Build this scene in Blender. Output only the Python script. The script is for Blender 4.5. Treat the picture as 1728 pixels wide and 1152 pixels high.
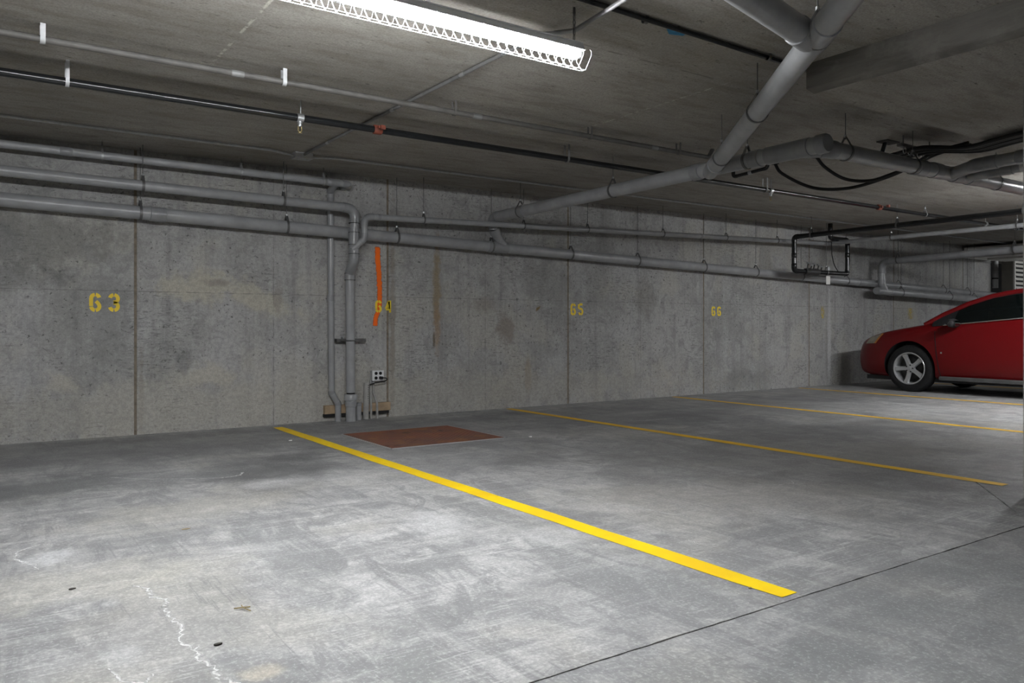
import bpy, bmesh, math, random
from mathutils import Vector, Matrix
from mathutils.bvhtree import BVHTree
random.seed(7)
PI = math.pi
for o in list(bpy.data.objects): bpy.data.objects.remove(o)
S = bpy.context.scene
COL = S.collection

# ------------------------------------------------------------------ camera, world, exposure
cam_d = bpy.data.cameras.new('camera'); cam = bpy.data.objects.new('camera', cam_d); COL.objects.link(cam)
cam.location = (0, 0, .95)
cam.rotation_euler = (PI/2, 0, -math.radians(34.612))
cam_d.sensor_width = 36; cam_d.lens = 36*1333/1728
cam_d.shift_y = -27/1728
cam_d.clip_start = .05; cam_d.clip_end = 200
S.camera = cam
w = bpy.data.worlds.new('world'); S.world = w; w.use_nodes = True
w.node_tree.nodes['Background'].inputs[0].default_value = (.5, .55, .6, 1)
w.node_tree.nodes['Background'].inputs[1].default_value = .0
S.view_settings.view_transform = 'Standard'; S.view_settings.look = 'None'
S.view_settings.gamma = 1; S.view_settings.use_curve_mapping = False
S.view_settings.exposure = 0.0
TUBE_POWER = 305.0
FIX_X = (-8.0, 1.2, 9.6, 18.4)      # centres of the strip lights along the parking row
CEIL = 2.47
WALL = 7.5
JY = 1.70                             # floor joint along the row

# ------------------------------------------------------------------ node helper
class NT:
    def __init__(s, name, rough=.6, metal=0, spec=.5):
        s.m = bpy.data.materials.new(name); s.m.use_nodes = True
        s.t = s.m.node_tree; s.b = s.t.nodes['Principled BSDF']
        s.b.inputs['Roughness'].default_value = rough; s.b.inputs['Metallic'].default_value = metal
        s.b.inputs['Specular IOR Level'].default_value = spec
        s._p = None
    def n(s, typ): return s.t.nodes.new(typ)
    def put(s, sock, v):
        if hasattr(v, 'links'): s.t.links.new(v, sock)
        elif isinstance(v, (tuple, list)): sock.default_value = tuple(v) + ((1,) if len(v) == 3 and len(sock.default_value) == 4 else ())
        else: sock.default_value = v
    def pos(s):
        if s._p is None: s._p = s.n('ShaderNodeNewGeometry').outputs['Position']
        return s._p
    def obj(s): return s.n('ShaderNodeTexCoord').outputs['Object']
    def uv(s): return s.n('ShaderNodeTexCoord').outputs['UV']
    def sep(s, v=None):
        x = s.n('ShaderNodeSeparateXYZ'); s.put(x.inputs[0], v if v is not None else s.pos()); return x.outputs
    def map(s, scale=(1, 1, 1), rot=(0, 0, 0), loc=(0, 0, 0), v=None):
        x = s.n('ShaderNodeMapping'); s.put(x.inputs[0], v if v is not None else s.pos())
        x.inputs['Scale'].default_value = scale; x.inputs['Rotation'].default_value = rot; x.inputs['Location'].default_value = loc
        return x.outputs[0]
    def noise(s, scale, detail=4, rough=.55, v=None, dist=0):
        x = s.n('ShaderNodeTexNoise'); x.noise_dimensions = getattr(s, 'dim', '3D'); s.put(x.inputs['Vector'], v if v is not None else s.pos())
        x.inputs['Scale'].default_value = scale; x.inputs['Detail'].default_value = detail
        x.inputs['Roughness'].default_value = rough; x.inputs['Distortion'].default_value = dist
        return x.outputs['Fac']
    def voro(s, scale, v=None, feat='F1'):
        x = s.n('ShaderNodeTexVoronoi'); x.feature = feat; s.put(x.inputs['Vector'], v if v is not None else s.pos())
        x.inputs['Scale'].default_value = scale; return x.outputs['Distance']
    def math(s, op, a, b=0.0, c=None):
        x = s.n('ShaderNodeMath'); x.operation = op; s.put(x.inputs[0], a); s.put(x.inputs[1], b)
        if c is not None: s.put(x.inputs[2], c)
        return x.outputs[0]
    def mr(s, v, a, b, c=0., d=1., smooth=True):
        x = s.n('ShaderNodeMapRange'); x.interpolation_type = 'SMOOTHSTEP' if smooth else 'LINEAR'
        for i, k in enumerate((v, a, b, c, d)): s.put(x.inputs[i], k)
        return x.outputs[0]
    def mix(s, f, a, b, mode='MIX'):
        x = s.n('ShaderNodeMix'); x.data_type = 'RGBA'; x.blend_type = mode
        s.put(x.inputs['Factor'], f); s.put(x.inputs['A'], a); s.put(x.inputs['B'], b); return x.outputs['Result']
    def blob(s, cx, cy, rx, ry, rot=0, soft=.5, warp=None, ax=('X', 'Y'), amt=1.0):
        """soft elliptical mask around a place, edge warped by noise"""
        flat = ax[1] == 'Y'
        if abs(rot) < .34:                   # a slight turn is lost in the ragged edge
            m = s.n('ShaderNodeVectorMath'); m.operation = 'MULTIPLY_ADD'; s.put(m.inputs[0], s.pos())
            m.inputs[1].default_value = (1/rx, 1/ry, 0) if flat else (1/rx, 0, 1/ry)
            m.inputs[2].default_value = (-cx/rx, -cy/ry, 0) if flat else (-cx/rx, 0, -cy/ry)
        else:
            m = s.n('ShaderNodeMapping'); m.vector_type = 'TEXTURE'; s.put(m.inputs[0], s.pos())
            m.inputs['Location'].default_value = (cx, cy, 0) if flat else (cx, 0, cy)
            m.inputs['Rotation'].default_value = (0, 0, rot) if flat else (0, -rot, 0)
            m.inputs['Scale'].default_value = (rx, ry, 1e4) if flat else (rx, 1e4, ry)
        v = s.n('ShaderNodeVectorMath'); v.operation = 'LENGTH'; s.put(v.inputs[0], m.outputs[0]); d = v.outputs['Value']
        if warp is not None:
            cache = s.__dict__.setdefault('_w', {})
            if id(warp.node) not in cache: cache[id(warp.node)] = (warp, s.mr(warp, .25, .75, -.55, .55, False))
            d = s.math('ADD', d, cache[id(warp.node)][1])
        return s.mr(d, 1-soft, 1+soft*.3, amt, 0)
    def bump(s, h, strength=.3, dist=.01):
        x = s.n('ShaderNodeBump'); x.inputs['Strength'].default_value = strength; x.inputs['Distance'].default_value = dist
        s.put(x.inputs['Height'], h); s.t.links.new(x.outputs[0], s.b.inputs['Normal'])
    def color(s, v): s.put(s.b.inputs['Base Color'], v)
    def rough(s, v): s.put(s.b.inputs['Roughness'], v)

def plain(name, col, rough=.5, metal=0, var=.12, scale=14, spec=.5, bump=0):
    k = NT(name, rough, metal, spec)
    n = k.noise(scale, 4, .6, k.obj())
    f = k.mr(n, .3, .7, 1-var, 1+var, False)
    a = k.n('ShaderNodeMix'); a.data_type = 'RGBA'; a.blend_type = 'MULTIPLY'; a.inputs['Factor'].default_value = 1
    k.put(a.inputs['A'], col); cmb = k.n('ShaderNodeCombineColor')
    for i in range(3): k.put(cmb.inputs[i], f)
    k.put(a.inputs['B'], cmb.outputs[0]); k.color(a.outputs['Result'])
    if bump: k.bump(n, bump, .002)
    return k.m

M = {}
# concrete floor ---------------------------------------------------
k = NT('floor_concrete', .5, 0, .35); k.dim = '2D'
P = k.pos(); big = k.noise(.55, 3, .6); med = k.noise(2.3, 5, .62); fine = k.noise(16, 4, .7)
trow = k.noise(1.0, 4, .65, k.map((5, .7, 1), (0, 0, .5))); trow2 = k.noise(1.0, 4, .65, k.map((.9, 9, 1), (0, 0, -.25)))
smear = k.noise(1.0, 6, .72, k.map((1.4, 3.2, 1), (0, 0, .35)), dist=1.2); smear2 = k.noise(1.0, 6, .72, k.map((4.5, 1.2, 1), (0, 0, .3), (3, 1, 0)), .8)
c = k.mix(k.mr(big, .32, .68), (.33, .33, .328), (.45, .448, .44))
c = k.mix(k.math('MULTIPLY', k.mr(smear, .44, .62), .8), c, (.52, .518, .512))
c = k.mix(k.math('MULTIPLY', k.mr(smear2, .48, .62), .85), c, (.22, .222, .226))
cl = k.noise(3.4, 7, .75, dist=1.0); c = k.mix(k.math('MULTIPLY', k.mr(cl, .49, .58), .65), c, (.215, .217, .222))
c = k.mix(k.math('MULTIPLY', k.mr(trow, .48, .70), .5), c, (.24, .243, .248))
c = k.mix(k.math('MULTIPLY', k.mr(trow2, .52, .72), .5), c, (.55, .546, .54))
c = k.mix(k.math('MULTIPLY', k.mr(k.noise(.9, 4, .6, k.map((1, 1, 1), loc=(9, 4, 0))), .52, .66), .45), c, (.50, .485, .435))
scr = k.noise(1.0, 2, .7, k.map((3, 60, 1), (0, 0, .4))); scr2 = k.noise(1.0, 2, .7, k.map((60, 3, 1), (0, 0, .2)))
c = k.mix(k.math('MULTIPLY', k.mr(scr, .58, .68), k.mr(med, .45, .6, 0, .5)), c, (.62, .62, .61))
c = k.mix(k.math('MULTIPLY', k.mr(scr2, .58, .68), k.mr(med, .4, .55, .5, 0)), c, (.18, .18, .185))
wp = k.noise(2.6, 6, .72); wp2 = k.noise(6, 6, .75)
c = k.mix(k.math('MULTIPLY', k.mr(k.sep()['Y'], JY-.004, JY, 1, 0), k.mr(cl, .4, .6, .22, .5)), c, (.21, .218, .226))
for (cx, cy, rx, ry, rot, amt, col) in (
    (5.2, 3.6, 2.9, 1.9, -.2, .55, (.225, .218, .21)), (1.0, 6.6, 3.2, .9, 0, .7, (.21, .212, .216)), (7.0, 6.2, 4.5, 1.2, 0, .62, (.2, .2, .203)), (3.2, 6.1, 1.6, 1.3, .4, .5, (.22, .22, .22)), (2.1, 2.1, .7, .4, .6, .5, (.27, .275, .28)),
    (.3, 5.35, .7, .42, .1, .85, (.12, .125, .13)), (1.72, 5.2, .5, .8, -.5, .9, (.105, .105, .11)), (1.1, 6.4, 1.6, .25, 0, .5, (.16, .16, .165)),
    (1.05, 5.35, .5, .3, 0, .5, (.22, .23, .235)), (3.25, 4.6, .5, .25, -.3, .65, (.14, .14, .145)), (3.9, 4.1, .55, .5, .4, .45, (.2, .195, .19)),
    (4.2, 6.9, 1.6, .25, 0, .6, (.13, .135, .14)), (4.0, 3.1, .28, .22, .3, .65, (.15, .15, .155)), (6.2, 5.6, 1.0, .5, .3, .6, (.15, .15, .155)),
    (7.0, 4.2, 1.4, .6, .3, .5, (.17, .17, .175)), (4.7, 2.6, .8, .45, .2, .6, (.14, .14, .145)), (4.9, 1.8, .6, .5, 0, .8, (.07, .07, .07)),  # the near-black last one paints the column's shadow round its foot
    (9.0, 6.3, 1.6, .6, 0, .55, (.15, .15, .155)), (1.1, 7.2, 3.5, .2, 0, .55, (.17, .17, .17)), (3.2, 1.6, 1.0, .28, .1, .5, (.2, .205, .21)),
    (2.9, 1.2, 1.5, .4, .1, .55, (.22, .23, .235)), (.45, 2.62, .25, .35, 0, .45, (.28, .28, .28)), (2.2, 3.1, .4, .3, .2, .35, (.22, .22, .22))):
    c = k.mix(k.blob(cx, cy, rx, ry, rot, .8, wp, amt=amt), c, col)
for (cx, cy, rx, ry, rot, amt, col) in (
    (1.87, 3.35, .17, .3, -.4, .55, (.66, .66, .66)), (2.15, 2.85, .2, .18, .3, .6, (.6, .6, .6)), (.27, 3.73, .09, .14, -.5, .6, (.68, .69, .70)),
    (.36, 2.5, .06, .09, 0, .45, (.62, .63, .63)), (.4, 3.0, .04, .04, 0, .5, (.63, .64, .64)), (1.55, 4.75, .25, .16, .3, .65, (.58, .58, .58)), (2.0, 4.6, .3, .2, -.3, .5, (.52, .52, .52)),
    (2.75, 3.1, .25, .12, -.6, .5, (.58, .57, .56)), (7.8, 4.6, .9, .12, -.1, .5, (.5, .5, .5)), (6.0, 6.3, .8, .12, -.1, .45, (.45, .45, .45)),
    (.9, 4.3, .6, .3, .2, .45, (.52, .5, .44)), (.3, 3.3, .4, .3, 0, .45, (.55, .53, .46)), (.66, 2.17, .06, .05, 0, .6, (.56, .5, .4)), (3.6, 2.9, .8, .5, -.4, .35, (.52, .49, .45))):
    c = k.mix(k.blob(cx, cy, rx, ry, rot, .6, wp2, amt=amt), c, col)
c = k.mix(k.math('MULTIPLY', k.mr(fine, .35, .65, 1, 0), .30), c, (.16, .16, .16))
grit = k.noise(75, 2, .75); c = k.mix(k.math('MULTIPLY', k.mr(grit, .36, .60, 1, 0), .32), c, (.2, .2, .2)); c = k.mix(k.math('MULTIPLY', k.mr(grit, .56, .70), .25), c, (.68, .68, .67))
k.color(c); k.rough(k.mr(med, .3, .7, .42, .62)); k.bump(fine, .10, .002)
M['floor'] = k.m
# concrete wall ----------------------------------------------------
k = NT('wall_concrete', .78, 0, .25); k.dim = '2D'
o = k.sep(); PW = k.pos()
uvw = k.n('ShaderNodeCombineXYZ'); k.put(uvw.inputs[0], k.math('ADD', o['X'], o['Y'])); k.put(uvw.inputs[1], o['Z']); k._p = uvw.outputs[0]   # along the wall, up the wall
big = k.noise(.7, 3, .6); med = k.noise(2.6, 5, .65); fine = k.noise(30, 3, .7)
mott = k.noise(5.5, 6, .72, dist=.6)
c = k.mix(k.mr(big, .32, .68), (.325, .322, .314), (.42, .416, .406))
c = k.mix(k.math('MULTIPLY', k.mr(med, .42, .66), .6), c, (.47, .468, .463))
c = k.mix(k.math('MULTIPLY', k.mr(mott, .50, .66), .5), c, (.21, .21, .21))
c = k.mix(k.math('MULTIPLY', k.mr(k.noise(1.1, 5, .55, k.map(loc=(5, 3, 0))), .52, .60), .55), c, (.46, .445, .40))
vs = k.noise(1, 4, .65, k.map((7, .35, 1)))
c = k.mix(k.math('MULTIPLY', k.mr(vs, .52, .72), .36), c, (.20, .20, .20))
vs2 = k.noise(1, 4, .65, k.map((4, .3, 1), loc=(3, 1, 0)))
c = k.mix(k.math('MULTIPLY', k.mr(vs2, .52, .70), .45), c, (.46, .46, .46))
dash = k.math('MULTIPLY', k.mr(k.noise(1, 6, .75, k.map((11, 60, 1))), .545, .63), k.mr(k.noise(1.6, 5, .6, k.map(loc=(2, 7, 0))), .47, .62))
c = k.mix(k.math('MULTIPLY', dash, .65), c, (.10, .10, .098))
sp = k.math('MULTIPLY', k.mr(k.noise(26, 4, .65), .63, .69), k.mr(k.noise(2.2, 4, .6, k.map(loc=(8, 2, 0))), .38, .55))
c = k.mix(k.math('MULTIPLY', sp, .8), c, (.08, .08, .076))
wp = k.noise(5, 6, .72)
wl = k.noise(14, 3); grit = k.noise(85, 2, .75); k._p = PW
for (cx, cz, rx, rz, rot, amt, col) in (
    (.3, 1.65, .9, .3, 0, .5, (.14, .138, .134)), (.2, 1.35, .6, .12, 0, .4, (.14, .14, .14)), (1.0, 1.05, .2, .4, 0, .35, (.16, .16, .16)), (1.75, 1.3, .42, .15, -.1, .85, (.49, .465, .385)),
    (2.25, 1.2, .5, .13, -.35, .8, (.49, .465, .385)), (1.8, .5, .28, .12, 0, .8, (.49, .465, .40)), (.62, .48, .14, .12, .3, .8, (.48, .455, .40)), (1.6, .62, .08, .14, 0, .45, (.14, .14, .14)),
    (4.18, 1.35, .05, .55, 0, .75, (.27, .20, .10)), (4.19, .95, .045, .3, 0, .65, (.34, .23, .14)), (4.15, .8, .02, .12, 0, .8, (.12, .08, .04)), (5.1, .92, .16, .18, .3, .65, (.24, .20, .165)),
    (4.8, 1.2, .16, .1, 0, .5, (.25, .22, .19)), (5.55, 1.15, .05, .02, .7, .9, (.20, .13, .03)), (5.4, .35, .05, .25, 0, .45, (.30, .22, .12)), (11.33, .7, .055, .95, 0, .85, (.55, .55, .56)), (11.18, .9, .03, .8, 0, .5, (.42, .42, .43)),
    (5.5, 1.5, .25, .3, 0, .35, (.17, .17, .17)), (7.3, 1.3, .2, .3, 0, .4, (.17, .16, .14)), (9.3, .18, .6, .13, 0, .5, (.20, .20, .20)), (9.45, .3, .06, .12, 0, .5, (.45, .45, .46)),
    (3.66, 1.0, .04, 1.2, 0, .55, (.2, .17, .12)), (1.25, .3, .03, .5, 0, .4, (.2, .17, .12)), (3.0, .2, 6.5, .28, 0, .45, (.45, .43, .375)), (1.9, 1.34, .12, .05, .1, .7, (.27, .25, .22)), (2.45, 1.22, .06, .16, .3, .6, (.27, .25, .22))):
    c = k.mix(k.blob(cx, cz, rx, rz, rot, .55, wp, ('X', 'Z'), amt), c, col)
seamz = k.mr(k.math('ABSOLUTE', k.math('SUBTRACT', o['Z'], 1.247)), .002, .006, 1, 0)
fx = k.math('ABSOLUTE', k.math('SUBTRACT', k.math('FLOORED_MODULO', o['X'], 2.4), 0.0))
seamx = k.mr(k.math('ABSOLUTE', k.math('SUBTRACT', k.math('FLOORED_MODULO', k.math('ADD', o['X'], 0.0), 2.4), .01)), .002, .007, 1, 0)
c = k.mix(k.math('MULTIPLY', k.math('MAXIMUM', seamz, seamx), k.mr(wl, .35, .6, .1, .55)), c, (.13, .128, .125))
c = k.mix(k.math('MULTIPLY', k.mr(grit, .36, .58, 1, 0), .17), c, (.14, .14, .14)); c = k.mix(k.math('MULTIPLY', k.mr(grit, .56, .70), .12), c, (.50, .50, .49))
c = k.mix(k.math('MULTIPLY', k.mr(fine, .35, .65, 1, 0), .25), c, (.14, .14, .14))
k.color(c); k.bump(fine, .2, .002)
M['wall'] = k.m
# concrete ceiling -------------------------------------------------
k = NT('ceiling_concrete', .8, 0, .25); k.dim = '2D'
o = k._so = k.sep()
big = k.noise(.8, 5, .6); st = k.noise(1, 6, .68, k.map((2.2, 9, 1), (0, 0, .3))); fine = k.noise(28, 3, .7)
c = k.mix(k.mr(big, .3, .7), (.30, .283, .255), (.40, .382, .352))
c = k.mix(k.math('MULTIPLY', k.mr(st, .42, .7), .55), c, (.20, .182, .156))
c = k.mix(k.math('MULTIPLY', k.mr(k.noise(1, 5, .65, k.map((1.2, 7, 1), (0, 0, -.2))), .52, .72), .4), c, (.42, .405, .375))
c = k.mix(k.math('MULTIPLY', k.mr(k.noise(1, 3, .6, k.map((12, 34, 1), (0, 0, .5))), .69, .74), .7), c, (.07, .065, .06))
ln = None
for X in (1.172, 3.93, 6.69, 9.45, -1.6):
    q = k.mr(k.math('ABSOLUTE', k.math('SUBTRACT', o['X'], X)), .004, .012, 1, 0)
    q = k.math('MULTIPLY', q, k.math('MULTIPLY', k.mr(o['Y'], 3.2, 3.5), k.mr(o['Y'], 4.65, 4.8, 1, 0))); ln = q if ln is None else k.math('MAXIMUM', ln, q)
c = k.mix(k.math('MULTIPLY', ln, k.mr(k.noise(14, 3), .47, .55)), c, (.52, .50, .45))
ly = None
for Y in (.9, 3.3, 5.75):
    q = k.mr(k.math('ABSOLUTE', k.math('SUBTRACT', o['Y'], Y)), .004, .012, 1, 0)
    ly = q if ly is None else k.math('MAXIMUM', ly, q)
c = k.mix(k.math('MULTIPLY', ly, k.mr(k.noise(6, 3), .45, .6, 0, .55)), c, (.10, .095, .085))
grit = k.noise(80, 2, .75); c = k.mix(k.math('MULTIPLY', k.mr(grit, .36, .58, 1, 0), .3), c, (.11, .10, .088))
c = k.mix(k.math('MULTIPLY', k.mr(fine, .3, .7, 1, 0), .15), c, (.10, .09, .08))
k.color(c); k.bump(fine, .2, .002)
M['ceil'] = k.m
k = NT('shaded_edge_concrete', .85, 0, .2)  # drop panel sides: shade painted in as a darker concrete than the ceiling
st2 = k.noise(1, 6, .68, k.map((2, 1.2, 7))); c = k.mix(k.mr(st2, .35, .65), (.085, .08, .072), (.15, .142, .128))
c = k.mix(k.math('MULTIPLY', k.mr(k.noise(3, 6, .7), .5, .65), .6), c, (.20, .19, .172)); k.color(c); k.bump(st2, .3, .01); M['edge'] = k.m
# others -----------------------------------------------------------
M['pvc'] = plain('grey_pvc', (.30, .306, .315), .28, 0, .14, 7, .4)
M['pvc_dark'] = plain('grey_pvc_fitting', (.25, .256, .265), .28, 0, .14, 9, .4)
M['joint'] = plain('joint_dirt', (.19, .16, .125), .9, 0, .3, 20)
M['crack'] = plain('joint_filler_dark', (.03, .03, .03), .9, 0, .3, 30)
M['black'] = plain('black_steel', (.010, .011, .012), .22, .0, .25, 20, .5)
M['galv'] = plain('galvanised_steel', (.45, .46, .47), .42, .8, .2, 18)
M['emt'] = plain('grey_conduit', (.085, .081, .076), .6, .0, .25, 10)
M['conduit2'] = plain('steel_conduit', (.17, .17, .17), .5, .2, .2, 10)
M['strap'] = plain('pale_strap', (.42, .43, .44), .5, .2, .15, 20)
M['rod'] = plain('dark_rod', (.13, .13, .13), .5, .5, .2, 20)
M['red_cpl'] = plain('rust_red_paint', (.17, .04, .022), .6, 0, .3, 25)
M['brass'] = plain('brass', (.45, .36, .18), .35, .8, .2, 25)
M['rubber'] = plain('black_rubber', (.013, .013, .014), .75, 0, .3, 20, .3)
M['hose'] = plain('black_hose', (.008, .008, .009), .5, 0, .2, 20, .4)
M['white_metal'] = plain('white_enamel', (.72, .73, .74), .4, 0, .05, 10)
M['guard'] = plain('white_wire', (.85, .86, .88), .4, 0, .04, 10)
M['offwhite'] = plain('offwhite_metal', (.62, .61, .58), .5, 0, .1, 6)
M['dirty_pvc'] = plain('dirty_pale_pvc', (.33, .325, .31), .6, 0, .2, 12)
M['greybrown'] = plain('taupe_metal', (.16, .15, .13), .6, 0, .15, 6)
M['wood'] = plain('raw_lumber', (.34, .25, .16), .8, 0, .25, 12)
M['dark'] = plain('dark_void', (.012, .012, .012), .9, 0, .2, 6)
M['tag'] = plain('paper_tag', (.62, .62, .60), .7, 0, .06, 20)
M['blue'] = plain('blue_spray', (.02, .16, .30), .8, 0, .4, 30)
M['leaf'] = plain('dry_leaf', (.30, .24, .13), .8, 0, .3, 60)
M['crumb'] = plain('dark_crumb', (.05, .045, .04), .9, 0, .3, 60)
M['chip'] = plain('white_chip', (.8, .8, .78), .7, 0, .05, 60)
M['box'] = plain('outlet_box_grey', (.42, .43, .44), .5, .2, .1, 20)
k = NT('lamp_tube', .4); k.b.inputs['Base Color'].default_value = (1, 1, 1, 1)
k.b.inputs['Emission Color'].default_value = (.97, .985, 1.0, 1); k.b.inputs['Emission Strength'].default_value = TUBE_POWER
M['tube'] = k.m

def worn_paint(name, col, col2, lo, hi, scale, maxa=1.0, edge=0.0):
    k = NT(name, .6, 0, .3)
    n = k.noise(scale, 6, .7); n2 = k.noise(3, 4, .6)
    c = k.mix(k.mr(n2, .35, .65), col, col2)
    a = k.mr(n, lo, hi, 0, maxa)
    if not edge: c = k.mix(a, (.36, .35, .33), c)      # bare concrete where the paint has worn off
    k.color(c)
    if edge:
        u = k.sep(k.uv()); d = k.math('ABSOLUTE', k.math('SUBTRACT', u['X'], .5))
        d = k.math('ADD', d, k.mr(k.noise(40, 4, .7), .3, .7, -.12, .12, False))
        a = k.math('MULTIPLY', a, k.mr(d, .5-edge, .5, 1, 0))
        dv = k.math('MINIMUM', u['Y'], k.math('SUBTRACT', 1, u['Y']))
        a = k.math('MULTIPLY', a, k.mr(dv, .0, .02, 0, 1))
    if edge: k.put(k.b.inputs['Alpha'], a)
    k.bump(n, .15, .001)
    return k.m
M['line'] = worn_paint('line_paint_bright', (.95, .66, .008), (.88, .57, .012), .16, .28, 22)
M['line_old'] = worn_paint('line_paint_faded', (.86, .52, .03), (.74, .45, .05), .22, .36, 26)
M['number'] = worn_paint('number_paint', (.98, .74, .03), (.88, .64, .05), .12, .30, 38, .97)
M['number_faint'] = worn_paint('number_paint_faint', (.75, .58, .10), (.62, .48, .12), .30, .60, 30, .6, .45)
M['orange'] = worn_paint('orange_spray', (1.0, .18, .012), (.95, .15, .012), .14, .30, 36, .97, .22)
M['efflo'] = worn_paint('lime_crust', (.78, .78, .77), (.70, .70, .69), .24, .54, 18, .85, .5)
k = NT('rusty_plate', .65, .25, .4)
c = k.mix(k.mr(k.noise(2.2, 5, .6), .35, .65), (.24, .088, .052), (.165, .083, .066))
c = k.mix(k.math('MULTIPLY', k.mr(k.noise(6, 5, .7), .45, .7), .7), c, (.29, .14, .05))
c = k.mix(k.math('MULTIPLY', k.mr(k.noise(3.5, 5, .6, k.map(loc=(4, 1, 0))), .58, .68), .6), c, (.05, .028, .02))
k.color(c); M['rust'] = k.m
k = NT('car_red', .42, .0, .25)
fl = k.noise(600, 2, .5, k.obj()); k.color(k.mix(k.mr(fl, .35, .65), (.105, .0016, .003), (.15, .0026, .004)))
k.b.inputs['Coat Weight'].default_value = .22; k.b.inputs['Coat Roughness'].default_value = .1
M['red'] = k.m
k = NT('car_glass', .04, 0, .5); k.b.inputs['Base Color'].default_value = (.02, .03, .028, 1)
k.b.inputs['Alpha'].default_value = .80; k.color((.004, .006, .006)); M['glass'] = k.m
k = NT('headlamp_plastic', .2, 0, .5); c = k.mix(k.mr(k.noise(9, 3, .5, k.obj()), .4, .6), (.36, .33, .26), (.27, .25, .21)); k.color(c); M['lens'] = k.m
M['amber'] = plain('amber_plastic', (.45, .17, .03), .3, 0, .15, 12)
M['tail'] = plain('tail_red_plastic', (.25, .01, .01), .25, 0, .1, 12)
M['alloy'] = plain('alloy_silver', (.52, .53, .54), .35, .55, .06, 20)
M['dkmetal'] = plain('brake_metal', (.05, .05, .05), .5, .5, .2, 15)
M['chrome'] = plain('chrome_trim', (.75, .74, .72), .25, .9, .05, 15)
M['trim'] = plain('sill_grey', (.07, .07, .07), .6, 0, .2, 10)
M['interior'] = plain('car_interior', (.018, .018, .02), .7, 0, .2, 10)
M['mirror'] = plain('mirror_glass', (.25, .3, .3), .08, 1, .02, 5)

# ------------------------------------------------------------------ mesh helpers
class MB:
    def __init__(s): s.v = []; s.f = []; s.uv = None
    def box(s, a, b):
        i = len(s.v); x0, y0, z0 = a; x1, y1, z1 = b
        s.v += [(x0, y0, z0), (x1, y0, z0), (x1, y1, z0), (x0, y1, z0), (x0, y0, z1), (x1, y0, z1), (x1, y1, z1), (x0, y1, z1)]
        s.f += [tuple(i+q for q in t) for t in ((3, 2, 1, 0), (4, 5, 6, 7), (0, 1, 5, 4), (1, 2, 6, 5), (2, 3, 7, 6), (3, 0, 4, 7))]
        return s
    def prism(s, poly, z0, z1):
        i = len(s.v); n = len(poly)
        s.v += [(x, y, z0) for x, y in poly] + [(x, y, z1) for x, y in poly]
        s.f += [tuple(i+n+q for q in range(n)), tuple(i+n-1-q for q in range(n))]
        s.f += [(i+q, i+(q+1) % n, i+n+(q+1) % n, i+n+q) for q in range(n)]
        return s
    def sweep(s, path, r, n=14, caps=True, closed=False, sx=1.0):
        path = [Vector(p) for p in path]; m = len(path)
        rr = r if isinstance(r, (list, tuple)) else [r]*m
        T = []
        for j in range(m):
            a = path[(j-1) % m] if (j > 0 or closed) else path[j]; b = path[(j+1) % m] if (j < m-1 or closed) else path[j]
            T.append((b-a).normalized())
        up = Vector((0, 0, 1)) if abs(T[0].z) < .9 else Vector((1, 0, 0))
        u = T[0].cross(up).normalized(); i = len(s.v)
        for j in range(m):
            u = (u-T[j]*u.dot(T[j])).normalized(); w_ = T[j].cross(u)
            for q in range(n):
                a = 2*PI*q/n
                s.v.append(tuple(path[j]+(u*math.cos(a)*sx+w_*math.sin(a))*rr[j]))
        for j in range(m if closed else m-1):
            for q in range(n):
                a = i+j*n; b = i+((j+1) % m)*n
                s.f.append((a+q, a+(q+1) % n, b+(q+1) % n, b+q))
        if caps and not closed:
            s.f.append(tuple(i+n-1-q for q in range(n))); s.f.append(tuple(i+(m-1)*n+q for q in range(n)))
        return s
    def cyl(s, a, b, r, n=14): return s.sweep([a, b], r, n)
    def grid(s, rows):
        i = len(s.v); m = len(rows); n = len(rows[0])
        for r in rows: s.v += [tuple(p) for p in r]
        for a in range(m-1):
            for b in range(n-1): s.f.append((i+a*n+b, i+a*n+b+1, i+(a+1)*n+b+1, i+(a+1)*n+b))
        return s
    def lathe(s, prof, c, axis='X', n=32):
        """profile of (along, radius) turned round an axis through c"""
        i = len(s.v); m = len(prof); c = Vector(c)
        for h, r in prof:
            for q in range(n):
                a = 2*PI*q/n; p = (h, r*math.cos(a), r*math.sin(a))
                p = p if axis == 'X' else ((p[1], p[0], p[2]) if axis == 'Y' else (p[1], p[2], p[0]))
                s.v.append(tuple(c+Vector(p)))
        for j in range(m-1):
            for q in range(n): s.f.append((i+j*n+q, i+j*n+(q+1) % n, i+(j+1)*n+(q+1) % n, i+(j+1)*n+q))
        return s
    def mesh(s, name, off=(0, 0, 0), smooth=40):
        me = bpy.data.meshes.new(name); o = Vector(off)
        me.from_pydata([tuple(Vector(p)-o) for p in s.v], [], s.f)
        bm = bmesh.new(); bm.from_mesh(me); bmesh.ops.recalc_face_normals(bm, faces=bm.faces); bm.to_mesh(me); bm.free()
        if smooth:
            me.shade_smooth(); me.set_sharp_from_angle(angle=math.radians(smooth))
        return me
ORG = {}
def link(name, me, mat, parent=None):
    o = bpy.data.objects.new(name, me); COL.objects.link(o)
    if mat is not None: me.materials.append(M[mat] if isinstance(mat, str) else mat)
    if parent is not None: o.parent = parent
    return o
def part(name, mb, mat, parent, smooth=40):
    """one mesh under its thing; mb is in world coordinates"""
    off = ORG[parent.name]; o = link(name, mb.mesh(name, off, smooth), mat, parent); ORG[o.name] = off; return o
def thing(name, label, cat, loc=(0, 0, 0), group=None):
    o = bpy.data.objects.new(name, None); COL.objects.link(o); o.location = loc; o.empty_display_size = .1
    o['label'] = label; o['category'] = cat; ORG[o.name] = Vector(loc)
    if group: o['group'] = group
    return o
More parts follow.
